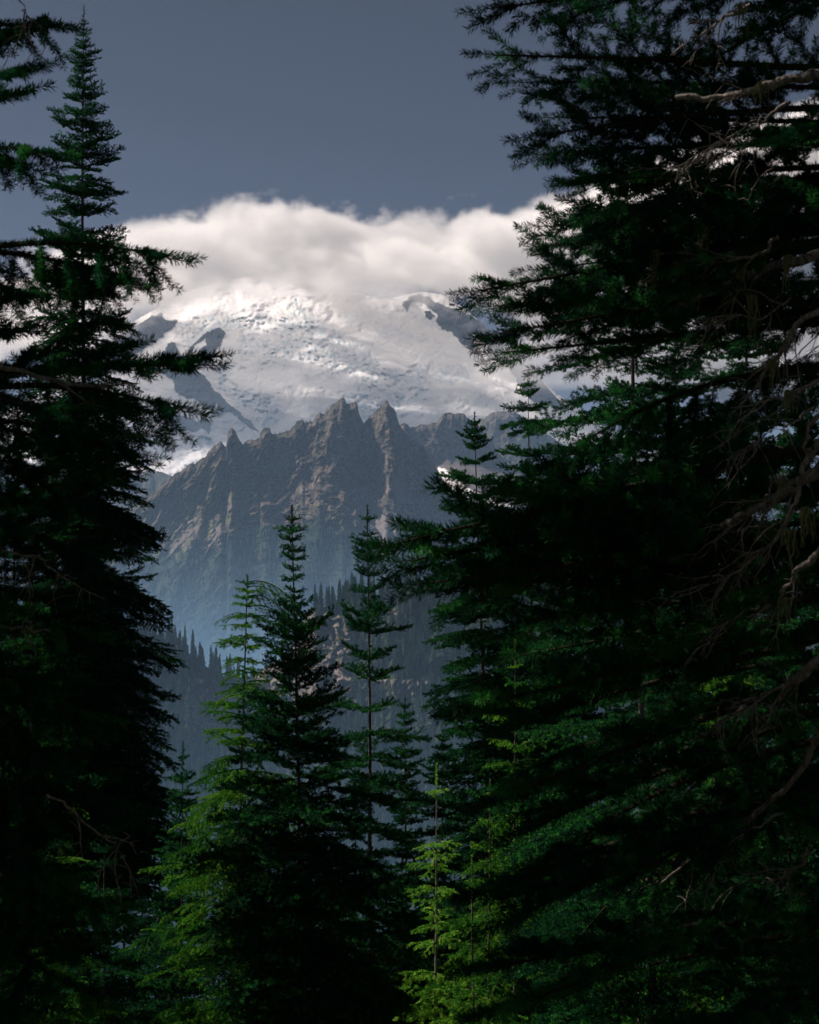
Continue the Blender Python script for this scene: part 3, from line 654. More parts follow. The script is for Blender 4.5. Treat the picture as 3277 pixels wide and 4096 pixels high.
# ------------------------------------------------------------------ more of the thicket: trees behind, hardly more than dark shapes and lit edges
THICKET = [  # tip x, tip y, distance, half width near the frame's foot, species
    (2700, 1180, 30, 330, 'fir'), (2980, 760, 34, 330, 'fir'), (3210, 1500, 26, 360, 'fir'), (2330, 2150, 38, 300, 'fir'), (2060, 2560, 34, 330, 'hem'), (2860, 2300, 24, 420, 'hem'), (3150, 2700, 20, 420, 'fir'),
    (2240, 3050, 25, 380, 'fir'), (2560, 3250, 20, 420, 'hem'), (1960, 3120, 30, 260, 'hem'), (1890, 3420, 21, 330, 'hem'), (1610, 3350, 33, 260, 'fir'), (1420, 3170, 38, 240, 'fir'), (1330, 3420, 30, 300, 'hem'),
    (1120, 3150, 52, 200, 'fir'), (620, 3080, 55, 200, 'fir'), (500, 2900, 60, 220, 'fir'), (270, 2250, 48, 260, 'fir'), (60, 1750, 36, 230, 'fir'), (130, 2400, 27, 330, 'hem'), (20, 2700, 22, 340, 'fir'),
    (420, 3250, 34, 320, 'fir'), (240, 3350, 26, 350, 'hem'), (680, 3330, 44, 240, 'fir'), (780, 3480, 60, 260, 'fir'), (1000, 3520, 62, 260, 'fir'), (1200, 3560, 62, 260, 'fir'), (1480, 3560, 60, 260, 'fir'), (1750, 3600, 60, 260, 'fir'),
    (2020, 3560, 62, 260, 'fir'), (2300, 3500, 60, 280, 'fir'), (2600, 3300, 60, 280, 'fir'), (2900, 3300, 60, 280, 'fir'), (3180, 3300, 60, 280, 'fir'), (580, 3480, 60, 260, 'fir'), (60, 3300, 58, 280, 'fir'), (300, 3000, 62, 260, 'fir'),
]
for i, (tx, ty, d, w, sp_) in enumerate(THICKET):
    far = d > 30
    T('hemlock_tree' if sp_ == 'hem' else 'fir_tree', 'dark crowded hemlock of the shaded thicket behind the standing trees' if sp_ == 'hem' else 'dark crowded fir of the shaded thicket behind the standing trees', 'tree',
      (tx, ty), d, [(ty, 0), (ty+250, w*0.28), (ty+700, w*0.6), (ty+1400, w), (5500, w*1.15)], species=sp_, lod=2 if far else 1, mat=HEM if sp_ == 'hem' else FIR, key=('hem2' if far else 'hem') if sp_ == 'hem' else None,
      sp=0.42 if far else 0.34, seed=100+i, group='trees crowding the shaded thicket', leader=0.5)

# ------------------------------------------------------------------ the two big firs at the sides of the frame, with trunks just outside it
near_lib = {}
def near_mesh(kind, L, var):
    key = (kind, L, var)
    if key not in near_lib:
        sd = int(L*10)*7 + var*53 + len(kind)
        if kind == 'spray': s = bough(sd, L)
        elif kind == 'hanging': s = bough(sd, L, hang=0.55, droop=0.55, up=0.0, bare=0.25, lat=0.32, ang=46)
        else: s = bough(sd, L, hang=0.25, droop=0.45, up=0.1, bare=0.2, lat=0.34, ang=42, old=0.7)
        aim_x(s); near_lib[key] = (mk('branch', [spray_arrays(s, 0.034, 0.0036, 1050) + (None,)], [TWIG, FIR]), s.length)
    return near_lib[key]
def big_fir(label, px, d, H, zb_extra, r0, seed):
    P = W(px, 2320, d); gz = float(ground_z(np.array([P[0]]), np.array([d]))[0]) - 0.3
    root = bpy.data.objects.new('fir_tree', None); C.objects.link(root); root.location = (P[0], d, gz); tag(root, label, 'tree')
    ts = np.linspace(0, 1, 40); path = np.stack([ts*0.3, ts*0, ts*H], -1)
    v, q = tube(path, r0*(1-ts)**0.8+0.01, 16, 0.15, seed); obj('trunk', mesh_from('trunk', v, q, np.full(len(q), 4), [BARK], None, None, True), root)
    return root, np.array([P[0], d, gz])
def near_branch(root, base, kind, tip, drop=0.1, roll=0.0, var=0, cls=None):
    """a branch from the trunk of `root` whose tip reaches photo pixel tip[:2] at distance tip[2]"""
    P = W(*tip); ax = base[0] + 0.3*0.3; dx = np.array([P[0]-ax, P[1]-base[1]]); hl = np.linalg.norm(dx)
    A = np.array([ax, base[1], P[2] + drop*hl]); v = P-A; L = np.linalg.norm(v)
    c = cls or min((1.0, 1.5, 2.0, 2.6), key=lambda q_: abs(q_-L))
    me, ln = near_mesh(kind, c, var); o = obj('branch', me, root)
    x = unit(v); y = unit(np.cross(np.array([0, 0, 1.0]), x)); z = np.cross(x, y)
    y2 = y*math.cos(roll)+z*math.sin(roll); z2 = np.cross(x, y2)
    import mathutils
    sc = L/ln; Mx = mathutils.Matrix([[x[0]*sc, y2[0]*sc, z2[0]*sc, A[0]-base[0]], [x[1]*sc, y2[1]*sc, z2[1]*sc, A[1]-base[1]], [x[2]*sc, y2[2]*sc, z2[2]*sc, A[2]-base[2]], [0, 0, 0, 1]])
    o.matrix_local = Mx
    return o
rr = random.Random(77)
RB, rb = big_fir('huge dark fir whose boughs close the right half of the view', 3720, 9.6, 15, 0, 0.26, 1)
R_TIPS = [('spray', 1865, 35, 8.6, .7), ('spray', 1885, 220, 8.4, .8), ('spray', 2000, 330, 8.8, .5), ('spray', 2045, 545, 8.3, .9), ('spray', 2150, 470, 8.9, .6), ('spray', 2055, 620, 8.7, .4), ('spray', 2200, 720, 8.4, .3),
          ('spray', 2190, 860, 9.0, .6), ('spray', 2105, 905, 8.8, .5), ('spray', 2120, 980, 8.5, .2), ('spray', 2090, 1075, 9.0, .5), ('spray', 2140, 1160, 8.6, .3), ('spray', 2200, 1250, 8.9, .4),
          ('spray', 1832, 1162, 8.3, .35), ('spray', 1900, 1225, 8.6, .3), ('spray', 1905, 1335, 8.1, .5), ('spray', 1925, 1410, 8.4, .4), 
          ('hanging', 2200, 1800, 8.3, .1), ('hanging', 2250, 1960, 8.4, .0),
          ('spray', 2080, 2100, 7.8, .2), ('spray', 1960, 2240, 8.0, .3), ('spray', 1522, 2168, 7.4, .55), ('spray', 1565, 2240, 7.7, .4), ('spray', 1640, 2330, 7.5, .5), ('spray', 1760, 2290, 7.9, .3), ('hanging', 1900, 2380, 8.0, .2),
          ('spray', 2050, 2480, 8.2, .4), ('spray', 2000, 2620, 8.4, .3), ('spray', 1800, 2822, 7.6, .3), ('spray', 1960, 2900, 8.0, .5), ('hanging', 2060, 3060, 8.2, .1), ('spray', 1900, 3190, 7.7, .4), ('spray', 1990, 3330, 8.0, .3),
          ('hanging', 2050, 3460, 8.2, .2), ('spray', 1850, 3560, 7.9, .4), ('spray', 1920, 3700, 7.6, .2), ('spray', 1830, 3880, 7.9, .3), ('spray', 1900, 4050, 7.6, .3), ('spray', 2150, 3950, 8.2, .4)]
for i, (kd, x, y, dd, rl) in enumerate(R_TIPS): near_branch(RB, rb, kd, (x+90, y, dd), drop=rr.uniform(0.02, 0.22), roll=rl, var=i % 3)
for i in range(32):
    y = -250 + 4700*(i+rr.random())/32; near_branch(RB, rb, rr.choice(['spray', 'hanging', 'old', 'old']), (rr.uniform(2250, 3300), y, rr.choice([rr.uniform(7.4, 8.8), rr.uniform(8.8, 11.2)])), drop=rr.uniform(-0.05, 0.3), roll=rr.uniform(-.2, .8), var=i % 3)
LB, lb_ = big_fir('dark fir whose drooping boughs hang in from the left edge', -620, 9.6, 15, 0, 0.22, 2)
L_TIPS = [('hanging', 268, 105, 8.6, 0), ('spray', 110, 140, 8.8, .4), ('spray', 160, 285, 8.6, .4), ('spray', 78, 385, 8.8, .3), ('hanging', 215, 620, 8.4, .1), ('hanging', 120, 660, 8.9, .1), 
          ('hanging', 715, 1030, 8.3, .1), ('hanging', 560, 1130, 8.5, .0), ('hanging', 200, 1200, 8.5, .2), ('spray', 120, 1330, 8.8, .3), ('spray', 60, 1200, 9.0, .3),
          ('spray', 838, 1462, 8.3, .35), ('hanging', 770, 1640, 8.2, .1), ('hanging', 600, 1830, 8.5, .0), ('hanging', 330, 1800, 8.6, .1), ('hanging', 250, 1900, 8.8, .1),
          ('spray', 330, 2040, 8.6, .3), ('hanging', 420, 2250, 8.4, .2), ('spray', 300, 2400, 8.8, .4), ('hanging', 350, 2560, 8.5, .1), ('spray', 260, 2750, 8.4, .3), ('hanging', 420, 2900, 8.3, .2), ('spray', 300, 3050, 8.6, .3), ('hanging', 560, 3260, 8.2, .1),
          ('spray', 420, 3350, 8.4, .4), ('spray', 300, 3500, 8.2, .3), ('hanging', 480, 3650, 8.2, .2), ('spray', 380, 3800, 8.3, .4), ('spray', 450, 4000, 8.1, .3)]
for i, (kd, x, y, dd, rl) in enumerate(L_TIPS): near_branch(LB, lb_, kd, (x-45, y, dd), drop=rr.uniform(0.02, 0.14), roll=rl, var=i % 3)
for i in range(26):
    y = 1500 + 2900*(i+rr.random())/26; near_branch(LB, lb_, rr.choice(['spray', 'hanging']), (rr.uniform(-80, 260), y, rr.uniform(7.6, 10.8)), drop=rr.uniform(-0.05, 0.3), roll=rr.uniform(-.2, .8), var=i % 3)

# boughs above the frame's upper edge keep both big trees whole and shade what stands below them
for i in range(22):
    near_branch(LB, lb_, 'spray', (rr.uniform(-2600, 900), -350-2900*i/22, rr.uniform(7.8, 11.5)), drop=rr.uniform(0.05, 0.3), roll=rr.uniform(-.3, .3), var=i % 3, cls=2.0)
for i in range(16):
    near_branch(RB, rb, rr.choice(['spray', 'hanging']), (rr.uniform(4300, 5600), -300+4600*i/16, rr.uniform(8.2, 11.4)), drop=rr.uniform(0.05, 0.25), roll=rr.uniform(-.3, .3), var=i % 3)
for i in range(9):
    near_branch(RB, rb, 'spray', (rr.uniform(2200, 5200), -500-2600*i/9, rr.uniform(8, 11.5)), drop=rr.uniform(0.05, 0.3), roll=rr.uniform(-.3, .3), var=i % 3, cls=2.0)
for i, (tx, ty, d, w) in enumerate([(-1650, -5200, 13, 1350), (-2250, -4600, 17, 1050), (-3500, -7000, 9.5, 1900), (-520, 700, 27.5, 480)]):  # firs out of view, added to throw shade on the trees in frame
    T('fir_tree', ['tall fir a few steps beyond the left edge, half hidden by drooping boughs'][0], 'tree', (tx, ty), d, [(ty, 20), (ty+700, w*0.4), (ty+2500, w*0.8), (9000, w)], lod=2, sp=0.5, seed=300+i, group='firs standing beyond the left edge', kmax=60, skip=0.45)

def limb(root, base, pts, d0, d1, r0, r1, twigs=0, seed=0, mat=None, name='bare_limb'):
    """a bare limb following photo pixels at distances d0..d1, with side twigs"""
    r = random.Random(seed); pts = np.array(pts, float); n = len(pts)
    t = np.linspace(0, 1, 8*n); tt = np.linspace(0, 1, n)
    X = np.interp(t, tt, pts[:, 0]); Y = np.interp(t, tt, pts[:, 1]); D = d0+(d1-d0)*t
    P = W(X, Y, D) - base; P = P + 0.022*np.stack([fbm(t*9, t*0+seed, 4, 5), fbm(t*7, t*0+seed+4, 3, 6), fbm(t*7, t*0+seed+9, 3, 7)], -1)
    parts = [tube(P, (r0+(r1-r0)*t)*(1+0.25*vnoise(t*40, t*0+seed, 3)), 9, 0.3, seed)]
    for k_ in range(twigs):
        i = r.randrange(len(P)//4, len(P)-1); a = unit(P[min(i+1, len(P)-1)]-P[i-1]); q = [P[i]]; dd = unit(a*0.8 + np.array([r.uniform(-.7, .3), r.uniform(-.5, .5), r.uniform(-.9, .4)])); l = r.uniform(0.08, 0.34)
        for j in range(6): dd = unit(dd + np.array([r.uniform(-.35, .35), r.uniform(-.3, .3), r.uniform(-.35, .25)])); q.append(q[-1]+dd*l/6)
        parts.append(tube(np.array(q), np.linspace(0.004, 0.0012, 7), 5, 0, k_))
        for m_ in range(4):
            j = r.randrange(1, 6); e = unit(np.array([r.uniform(-1, .6), r.uniform(-.6, .6), r.uniform(-.9, .5)])); l2 = l*r.uniform(.2, .5); w_ = [q[j], q[j]+e*l2*.5, q[j]+e*l2+np.array([0, 0, -l2*.2])]
            parts.append(tube(np.array(w_), np.array([.002, .0014, .0007]), 4, 0, k_))
    V, Q, off = [], [], 0
    for v, q in parts: V.append(v); Q.append(q+off); off += len(v)
    return obj(name, mesh_from(name, np.concatenate(V), np.concatenate(Q), np.full(sum(len(q) for q in Q), 4), [mat or DEADWOOD], None, None, True), root)
LIMBS = [([(3330, 1830), (3200, 1930), (3090, 2010), (2975, 2065), (2880, 2110)], 7.6, 8.0, .026, .008, 16), ([(3330, 1700), (3240, 1840), (3170, 2010), (3100, 2160), (2950, 2280), (2780, 2372)], 7.4, 7.9, .012, .0025, 16),
         ([(3330, 1190), (3200, 1290), (3110, 1420), (3030, 1540), (2950, 1615)], 7.5, 7.9, .012, .003, 14), ([(3330, 985), (3150, 1060), (2990, 1110), (2840, 1170), (2700, 1240)], 7.9, 8.3, .020, .008, 4),
         ([(3330, 300), (3180, 320), (3040, 350), (2880, 385), (2700, 390)], 7.9, 8.2, .020, .011, 4), ([(3330, 2180), (3220, 2260), (3150, 2340), (3080, 2420), (2990, 2470)], 7.4, 7.8, .014, .003, 6),
         ([(3300, 1650), (3235, 1700), (3230, 1800), (3290, 1790)], 7.4, 7.5, .010, .003, 2), ([(3330, 2600), (3200, 2700), (3120, 2790), (3050, 2880)], 7.6, 8, .022, .006, 5), ([(3330, 2860), (3150, 3150), (2900, 3350), (2640, 3530)], 8, 8.6, .014, .004, 6),
         ([(3000, 20), (2880, 80), (2780, 150), (2700, 210)], 8, 8.3, .008, .002, 5), ([(2850, 1030), (2700, 1060), (2560, 1130)], 8.2, 8.4, .007, .002, 5)]
for i in range(14):                       # snapped inner twigs round the big fir's trunk
    y = 200 + 3300*(i+rr.random())/14; x0 = rr.uniform(3000, 3320); x1 = x0 - rr.uniform(200, 520)
    LIMBS.append(([(x0, y), (x0*.6+x1*.4, y+rr.uniform(20, 120)), (x1, y+rr.uniform(80, 330))], rr.uniform(7.4, 8.4), rr.uniform(7.6, 8.8), rr.uniform(.004, .009), .0015, 7))
for i, (p, a, b_, r0, r1, tw) in enumerate(LIMBS): limb(RB, rb, p, a, b_, r0, r1, tw, 300+i)
for i, (p, a, b_, r0, r1, tw) in enumerate([([(-60, 1440), (120, 1500), (330, 1540), (520, 1545)], 8.3, 8.5, .012, .005, 4), ([(-60, 2200), (120, 2215), (230, 2290), (260, 2310)], 8, 8.2, .005, .002, 5), ([(200, 3170), (330, 3270), (470, 3380), (505, 3490)], 7.8, 8, .005, .0015, 6), ([(60, -40), (90, 20), (130, 90)], 8.3, 8.4, .004, .001, 4), ([(-60, 2500), (80, 2510), (200, 2530)], 8, 8.2, .007, .003, 2)]): limb(LB, lb_, p, a, b_, r0, r1, tw, 400+i)
def lichen(root, base, spots, seed):
    r = random.Random(seed)
    for (x, y, d, l) in spots:
        P = W(x, y, d)-base; V, Q, off = [], [], 0
        for k_ in range(14):
            q = [np.zeros(3) + np.array([r.uniform(-.02, .02), r.uniform(-.02, .02), 0])]; ll = l*r.uniform(0.3, 1)
            for j in range(5): q.append(q[-1]+np.array([r.gauss(0, .006), r.gauss(0, .006), -ll/5]))
            v, qq = tube(np.array(q), np.linspace(.003, .0008, 6), 4, 0, k_); V.append(v); Q.append(qq+off); off += len(v)
        o = obj('lichen_tuft', mesh_from('lichen_tuft', np.concatenate(V), np.concatenate(Q), np.full(sum(len(q) for q in Q), 4), [LICHEN], None, None, True), root); o.location = P
lichen(RB, rb, [(3010, 1180, 7.8, .22), (3150, 1020, 7.7, .16), (2960, 1080, 7.8, .12), (2620, 1000, 8, .2), (3230, 2030, 7.4, .16), (3160, 2120, 7.3, .12), (3140, 2390, 7.4, .12), (3100, 1440, 7.5, .14), (3050, 330, 7.7, .12), (2960, 20, 7.8, .16), (3120, 1900, 7.5, .1), (2810, 900, 8, .16), (3160, 1560, 7.4, .12)], 5)

# ------------------------------------------------------------------ forests across the valley
def spire(seed, layers, pts, wood=True):
    r = random.Random(seed); V, Q = [], []; n = 0
    F3 = []
    for i in range(layers):
        f = i/layers; zt = 1-f*0.86; zb = max(0.04, zt-0.30/(layers**0.5)*1.5-0.02); rad = 0.012+0.155*(1-zb)**0.85*r.uniform(0.75, 1.15)
        a0 = r.random()*6.28; V.append((0, 0, zt)); c = n; n += 1; ring = []
        for k_ in range(2*pts):
            a = a0 + math.pi*k_/pts; rr_ = rad*(r.uniform(0.8, 1.2) if k_ % 2 == 0 else r.uniform(0.30, 0.5)); V.append((rr_*math.cos(a), rr_*math.sin(a), zb + (0 if k_ % 2 == 0 else 0.035))); ring.append(n); n += 1
        for k_ in range(2*pts): F3.append((c, ring[k_], ring[(k_+1) % (2*pts)]))
    V.append((0.008, 0, 0)); V.append((-0.006, 0.008, 0)); V.append((0, -0.008, 0)); V.append((0, 0, 1.0)); F3 += [(n, n+1, n+3), (n+1, n+2, n+3), (n+2, n, n+3)]
    return np.array(V), np.array(F3)
def scatter(U, P, A, want, u_rng, v0, thr, seed, hmin, hmax, key='wood'):
    """points on a face where its wood mask is set"""
    rs = np.random.RandomState(seed); A_ = A[key][-P.shape[0]:]; out = []
    iu = np.where((U >= u_rng[0]) & (U <= u_rng[1]))[0]
    while len(out) < want:
        i = rs.randint(2, P.shape[0]-2); j = iu[rs.randint(len(iu))]
        if rs.rand() < (A_[i, j]-thr): out.append((*P[i, j], U[j], i, rs.uniform(hmin, hmax)))
    return np.array(out)
def forest_mesh(name, pts, protos, seed, mat=None):
    rs = np.random.RandomState(seed); VS, Q, TN, off = [], [], [], 0
    for p in pts:
        v, f = protos[rs.randint(len(protos))]; h = p[5]; a = rs.rand()*6.28; ca, sa = math.cos(a), math.sin(a); w = h*rs.uniform(0.65, 1.35)*(0.15 if rs.rand() < 0.05 else 1)
        vv = np.stack([(v[:, 0]*ca-v[:, 1]*sa)*w, (v[:, 0]*sa+v[:, 1]*ca)*w, v[:, 2]*h - 1.0], -1) + p[:3]
        VS.append(vv); Q.append(f+off); TN.append(np.full(len(v), rs.rand())); off += len(v)
    Q = np.concatenate(Q); return mesh_from(name, np.concatenate(VS), Q, np.full(len(Q), 3), [mat or FAR], None, {'tone': np.concatenate(TN)}, False)
sp_hi = [spire(s_, 11, 7) for s_ in range(6)]; sp_mid = [spire(20+s_, 7, 5) for s_ in range(5)]; sp_lo = [spire(40+s_, 4, 4) for s_ in range(5)]
sp_pts = scatter(S_U, S_P, S_A, 9000, (-500, 3700), 0, 0.0, 5, 9, 29)
# individuals: those standing on the skyline of the spur or tall in the open windows of the view
crest_u = np.concatenate([np.random.RandomState(8).uniform(560, 960, 60), np.random.RandomState(9).uniform(1250, 2050, 150)])
ind = []
rs_ = np.random.RandomState(12)
for u in crest_u:
    j = int(np.argmin(np.abs(S_U-u))); i = int(rs_.randint(0, 14)); ind.append((*S_P[i, j], u, i, rs_.uniform(13, 29)))
vis = sp_pts[(sp_pts[:, 3] > 560) & (sp_pts[:, 3] < 2000) & (sp_pts[:, 4] < 190)]
vis = vis[np.argsort(-vis[:, 5])][:60]; ind += [tuple(v_) for v_ in vis]
protos = [mesh_from('crown', v, f, np.full(len(f), 3), [FAR], None, {'tone': np.full(len(v), 0.5)}, False) for v, f in sp_hi]
for p in ind:
    o = obj('conifer', protos[rs_.randint(len(protos))]); h = p[5]; w = h*rs_.uniform(0.75, 1.2); o.location = (p[0], p[1], p[2]-1.0); o.scale = (w, w, h); o.rotation_euler = (0, 0, rs_.rand()*6.28)
    tag(o, 'spire-shaped conifer on the hazy wooded spur across the valley', 'tree', 'conifers standing along the wooded spur')
tag(obj('forest', forest_mesh('forest', sp_pts, sp_mid, 6)), kind='stuff')
m_pts = scatter(M_U, M_P, M_A, 12000, (-300, 2600), 0, 0.05, 15, 12, 26)
cr_pts = []
for u in np.concatenate([rs_.uniform(640, 900, 26), rs_.uniform(990, 1260, 60), rs_.uniform(1290, 1345, 8), rs_.uniform(1480, 1530, 8), rs_.uniform(1556, 1585, 6)]):
    j = int(np.argmin(np.abs(M_U-u))); cr_pts.append((*M_P[rs_.randint(0, 5), j], u, 0, rs_.uniform(6, 13)))
loose = scatter(M_U, M_P, {'wood': 1-M_A['wood']*1.0}, 700, (500, 1850), 0, 0.5, 16, 6, 13)
tag(obj('forest', forest_mesh('forest', m_pts, sp_lo, 8, VALLEY_HAZED)), kind='stuff')
tag(obj('forest', forest_mesh('forest', np.concatenate([np.array(cr_pts), loose]), sp_lo, 7)), kind='stuff')
# ------------------------------------------------------------------ clouds (beyond the air box)
def cloud_volume():
    me = bpy.data.meshes.new('cloud'); o = obj('cloud', me)
    ng = bpy.data.node_groups.new('cloud_field', 'GeometryNodeTree')
    ng.interface.new_socket('Geometry', in_out='INPUT', socket_type='NodeSocketGeometry')
    ng.interface.new_socket('Geometry', in_out='OUTPUT', socket_type='NodeSocketGeometry')
    gi = ng.nodes.new('NodeGroupInput'); go = ng.nodes.new('NodeGroupOutput')
    vc = ng.nodes.new('GeometryNodeVolumeCube')
    X0, X1, Y0, Y1, Z0, Z1 = CLOUD_BOX
    vc.inputs['Min'].default_value = (X0, Y0, Z0); vc.inputs['Max'].default_value = (X1, Y1, Z1)
    cell = CLOUD_CELL
    for k, (a, bb) in zip('XYZ', ((X0, X1), (Y0, Y1), (Z0, Z1))): vc.inputs['Resolution '+k].default_value = int((bb-a)/cell)
    def link(v, sock):
        if isinstance(v, bpy.types.NodeSocket): ng.links.new(v, sock)
        else: sock.default_value = v
    def M(op, a, b=0.0, c=None, clamp=False):
        n = ng.nodes.new('ShaderNodeMath'); n.operation = op; n.use_clamp = clamp
        link(a, n.inputs[0]); link(b, n.inputs[1])
        if c is not None: link(c, n.inputs[2])
        return n.outputs[0]
    pos = ng.nodes.new('GeometryNodeInputPosition').outputs[0]
    sep = ng.nodes.new('ShaderNodeSeparateXYZ'); ng.links.new(pos, sep.inputs[0]); X, Y, Z = sep.outputs
    def noise(sc, detail, rough, dist=0.0, vscale=(1, 1, 1), off=(0, 0, 0)):
        mp = ng.nodes.new('ShaderNodeVectorMath'); mp.operation = 'MULTIPLY_ADD'
        ng.links.new(pos, mp.inputs[0]); mp.inputs[1].default_value = tuple(v/sc for v in vscale); mp.inputs[2].default_value = off
        n = ng.nodes.new('ShaderNodeTexNoise'); ng.links.new(mp.outputs[0], n.inputs['Vector'])
        n.inputs['Scale'].default_value = 1.0; n.inputs['Detail'].default_value = detail; n.inputs['Roughness'].default_value = rough; n.inputs['Distortion'].default_value = dist
        return n.outputs['Fac']
    def fcurve(fac, pts):                       # pts over 0..1 -> 0..1
        n = ng.nodes.new('ShaderNodeFloatCurve'); cu = n.mapping.curves[0]
        while len(cu.points) < len(pts): cu.points.new(0.5, 0.5)
        for p, (x, y) in zip(cu.points, pts): p.location = (x, y); p.handle_type = 'AUTO'
        n.mapping.update(); link(fac, n.inputs['Value']); return n.outputs[0]
    UX = M('DIVIDE', M('SUBTRACT', X, X0), X1-X0)
    nb = noise(1100, 2, 0.5, 0.0); nm = noise(330, 7, 0.66, 0.5, (0.7, 1, 1))
    # billows: 0.5-centred noise lifts and eats the envelope
    def layer(top, bot, yc, hy, soft, amp, sharp, k):
        zt = M('MULTIPLY', fcurve(UX, [(x, z/Z1) for x, z in top]), Z1)
        zb = M('MULTIPLY', fcurve(UX, [(x, z/Z1) for x, z in bot]), Z1)
        e1 = M('DIVIDE', M('SUBTRACT', zt, Z), soft)
        e2 = M('DIVIDE', M('SUBTRACT', Z, zb), soft*2.6)
        e3 = M('DIVIDE', M('SUBTRACT', hy, M('ABSOLUTE', M('SUBTRACT', Y, yc))), soft*2)
        e = M('MINIMUM', M('MINIMUM', e1, e2), e3)
        e = M('ADD', M('MINIMUM', e, 1.0), M('MULTIPLY', M('SUBTRACT', nm, 0.5), amp*2.2))
        e = M('ADD', e, M('MULTIPLY', M('SUBTRACT', nb, 0.5), amp*0.45))
        return M('MULTIPLY', M('MULTIPLY', e, sharp, clamp=True), k)
    den = None
    for L in CLOUD_LAYERS:
        d = layer(*L); den = d if den is None else M('MAXIMUM', den, d)
    ng.links.new(den, vc.inputs['Density'])
    sm = ng.nodes.new('GeometryNodeSetMaterial'); ng.links.new(vc.outputs[0], sm.inputs['Geometry'])
    ng.links.new(sm.outputs[0], go.inputs[0])
    k = N('cloud_vapour')
    pv = k.n('ShaderNodeVolumePrincipled'); pv.inputs['Color'].default_value = (0.996, 0.994, 0.992, 1)
    pv.inputs['Density'].default_value = CLOUD_DENSITY; pv.inputs['Anisotropy'].default_value = 0.1
    k.t.links.new(pv.outputs[0], k.out.inputs['Volume'])
    sm.inputs['Material'].default_value = k.m
    md = o.modifiers.new('cloud_field', 'NODES'); md.node_group = ng
    me.materials.append(k.m)
    tag(o, kind='stuff'); o['label'] = 'white billowing cloud cap over the snowy summit'; o['category'] = 'cloud'
    return o
# layers: (top outline, bottom outline) as (0..1 across, height in m), depth centre, half depth, softness, billow, density
CLOUD_BOX = (-4000, 4200, 14200, 19000, 1500, 4500); CLOUD_CELL = 24
def cz(px, py, d): p = W(px, py, d); return ((p[0]-CLOUD_BOX[0])/(CLOUD_BOX[1]-CLOUD_BOX[0]), p[2])
dt = 16800
top1 = [cz(a, b, dt) for a, b in [(-700, 1250), (0, 1200), (300, 1060), (600, 970), (800, 940), (1050, 912), (1300, 925), (1500, 950), (1750, 960), (2000, 920), (2200, 880), (2500, 760), (2900, 600), (3400, 480), (4000, 500)]]
bot1 = [cz(a, b, dt) for a, b in [(-700, 1700), (0, 1380), (300, 1340), (550, 1215), (800, 1130), (1000, 1090), (1200, 1090), (1400, 1095), (1600, 1070), (1800, 1080), (2000, 1170), (2200, 1280), (2600, 1500), (3200, 1600), (4000, 1700)]]
dw = 14700
top2 = [cz(a, b, dw) for a, b in [(-700, 1900), (700, 1900), (900, 1640), (1000, 1480), (1150, 1440), (1300, 1420), (1450, 1560), (1560, 1660), (1700, 1760), (4000, 1900)]]
bot2 = [cz(a, b, dw) for a, b in [(-700, 1940), (700, 1940), (900, 1680), (1000, 1600), (1150, 1600), (1300, 1560), (1450, 1700), (1560, 1720), (1700, 1800), (4000, 1940)]]
top3 = [cz(a, b, dw) for a, b in [(-700, 2000), (1500, 1740), (1600, 1660), (1700, 1610), (1850, 1520), (1980, 1400), (2200, 1300), (2600, 1200), (4000, 1300)]]
bot3 = [cz(a, b, dw) for a, b in [(-700, 2040), (1500, 1760), (1600, 1740), (1700, 1740), (1850, 1740), (1980, 1720), (2200, 1700), (2600, 1700), (4000, 1800)]]
db = 18350
top4 = [cz(a, b, db) for a, b in [(-700, 2000), (1050, 1500), (1150, 1040), (1300, 960), (1700, 960), (1950, 1000), (2300, 1000), (4000, 1000)]]
bot4 = [cz(a, b, db) for a, b in [(-700, 2040), (1050, 1540), (1150, 1180), (1300, 1190), (1700, 1200), (1950, 1250), (2300, 1400), (4000, 1500)]]
CLOUD_LAYERS = [(top1, bot1, dt, 1100, 110, 3.2, 1.3, 1.0), (top2, bot2, dw, 380, 150, 4.5, 1.0, 0.09), (top3, bot3, dw, 380, 150, 4.5, 1.0, 0.2), (top4, bot4, db, 550, 110, 2.0, 1.0, 1.0)]
CLOUD_DENSITY = 0.0065
cloud_volume()

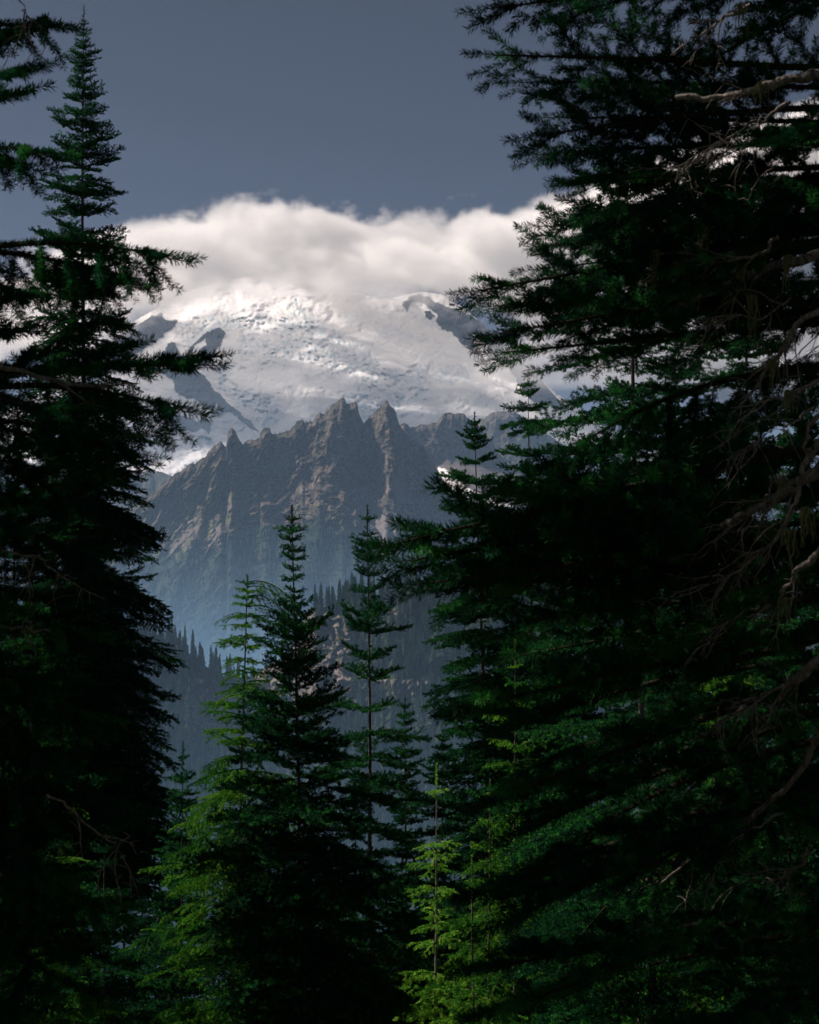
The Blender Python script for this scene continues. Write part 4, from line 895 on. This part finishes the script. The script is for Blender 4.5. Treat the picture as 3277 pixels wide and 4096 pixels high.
# ------------------------------------------------------------------ the air
hk = N('air')
pv = hk.n('ShaderNodeVolumePrincipled'); pv.inputs['Color'].default_value = (0.44, 0.68, 1.0, 1)
pv.inputs['Density'].default_value = HAZE_DENSITY; pv.inputs['Anisotropy'].default_value = 0.2
hk.t.links.new(pv.outputs[0], hk.out.inputs['Volume'])
x, y0, y1, z0, z1 = 9300, -950, 12900, -480, 800
hv = np.array([(-x, y0, z0), (x, y0, z0), (x, y1, z0), (-x, y1, z0), (-x, y0, z1), (x, y0, z1), (x, y1, z1), (-x, y1, z1)], float)
hf = [[0, 3, 2, 1], [4, 5, 6, 7], [0, 1, 5, 4], [1, 2, 6, 5], [2, 3, 7, 6], [3, 0, 4, 7]]
tag(obj('haze', mesh_from('haze', hv, hf, [4]*6, [hk.m])), kind='stuff')

# low blue mist lying in the valley between the wooded spur and the pinnacled ridge
mkk = N('valley_mist')
pv = mkk.n('ShaderNodeVolumePrincipled'); pv.inputs['Color'].default_value = (0.34, 0.64, 1.0, 1); pv.inputs['Density'].default_value = 2.4e-4; pv.inputs['Anisotropy'].default_value = 0.1
sepz = mkk.n('ShaderNodeSeparateXYZ', {0: mkk.n('ShaderNodeNewGeometry').outputs['Position']}).outputs[2]
fz = mkk.math('MULTIPLY', mkk.math('SUBTRACT', 150.0, sepz), 1/430.0, True)
mkk.t.links.new(mkk.math('MULTIPLY', mkk.math('MULTIPLY', fz, fz), 4.6e-4), pv.inputs['Density'])
mkk.t.links.new(pv.outputs[0], mkk.out.inputs['Volume'])
th = np.linspace(0, 2*math.pi, 49)[:-1]; ph = np.linspace(0.04, math.pi-0.04, 22); V_ = []
for p_ in ph:
    for t_ in th:
        q_ = np.array([math.sin(p_)*math.cos(t_), math.sin(p_)*math.sin(t_), math.cos(p_)]); q_ *= 1 + 0.08*float(fbm(np.array([q_[0]*2+5]), np.array([q_[1]*2+q_[2]*2]), 3, 77)[0])
        V_.append([-150+2300*q_[0], 2880+1930*q_[1], -330+520*q_[2]])
n_ = len(th); Q_ = [[i*n_+j, (i+1)*n_+j, (i+1)*n_+(j+1) % n_, i*n_+(j+1) % n_] for i in range(len(ph)-1) for j in range(n_)]
sz = [4]*len(Q_); L_ = [x_ for q_ in Q_ for x_ in q_]; V_ += []; L_ += list(range(n_)); sz.append(n_); L_ += list(range((len(ph)-1)*n_+n_-1, (len(ph)-1)*n_-1, -1)); sz.append(n_)
V_ = np.array(V_); V_[:, 2] = np.maximum(V_[:, 2], -470)
tag(obj('mist', mesh_from('mist', V_, L_, sz, [mkk.m])), kind='stuff')
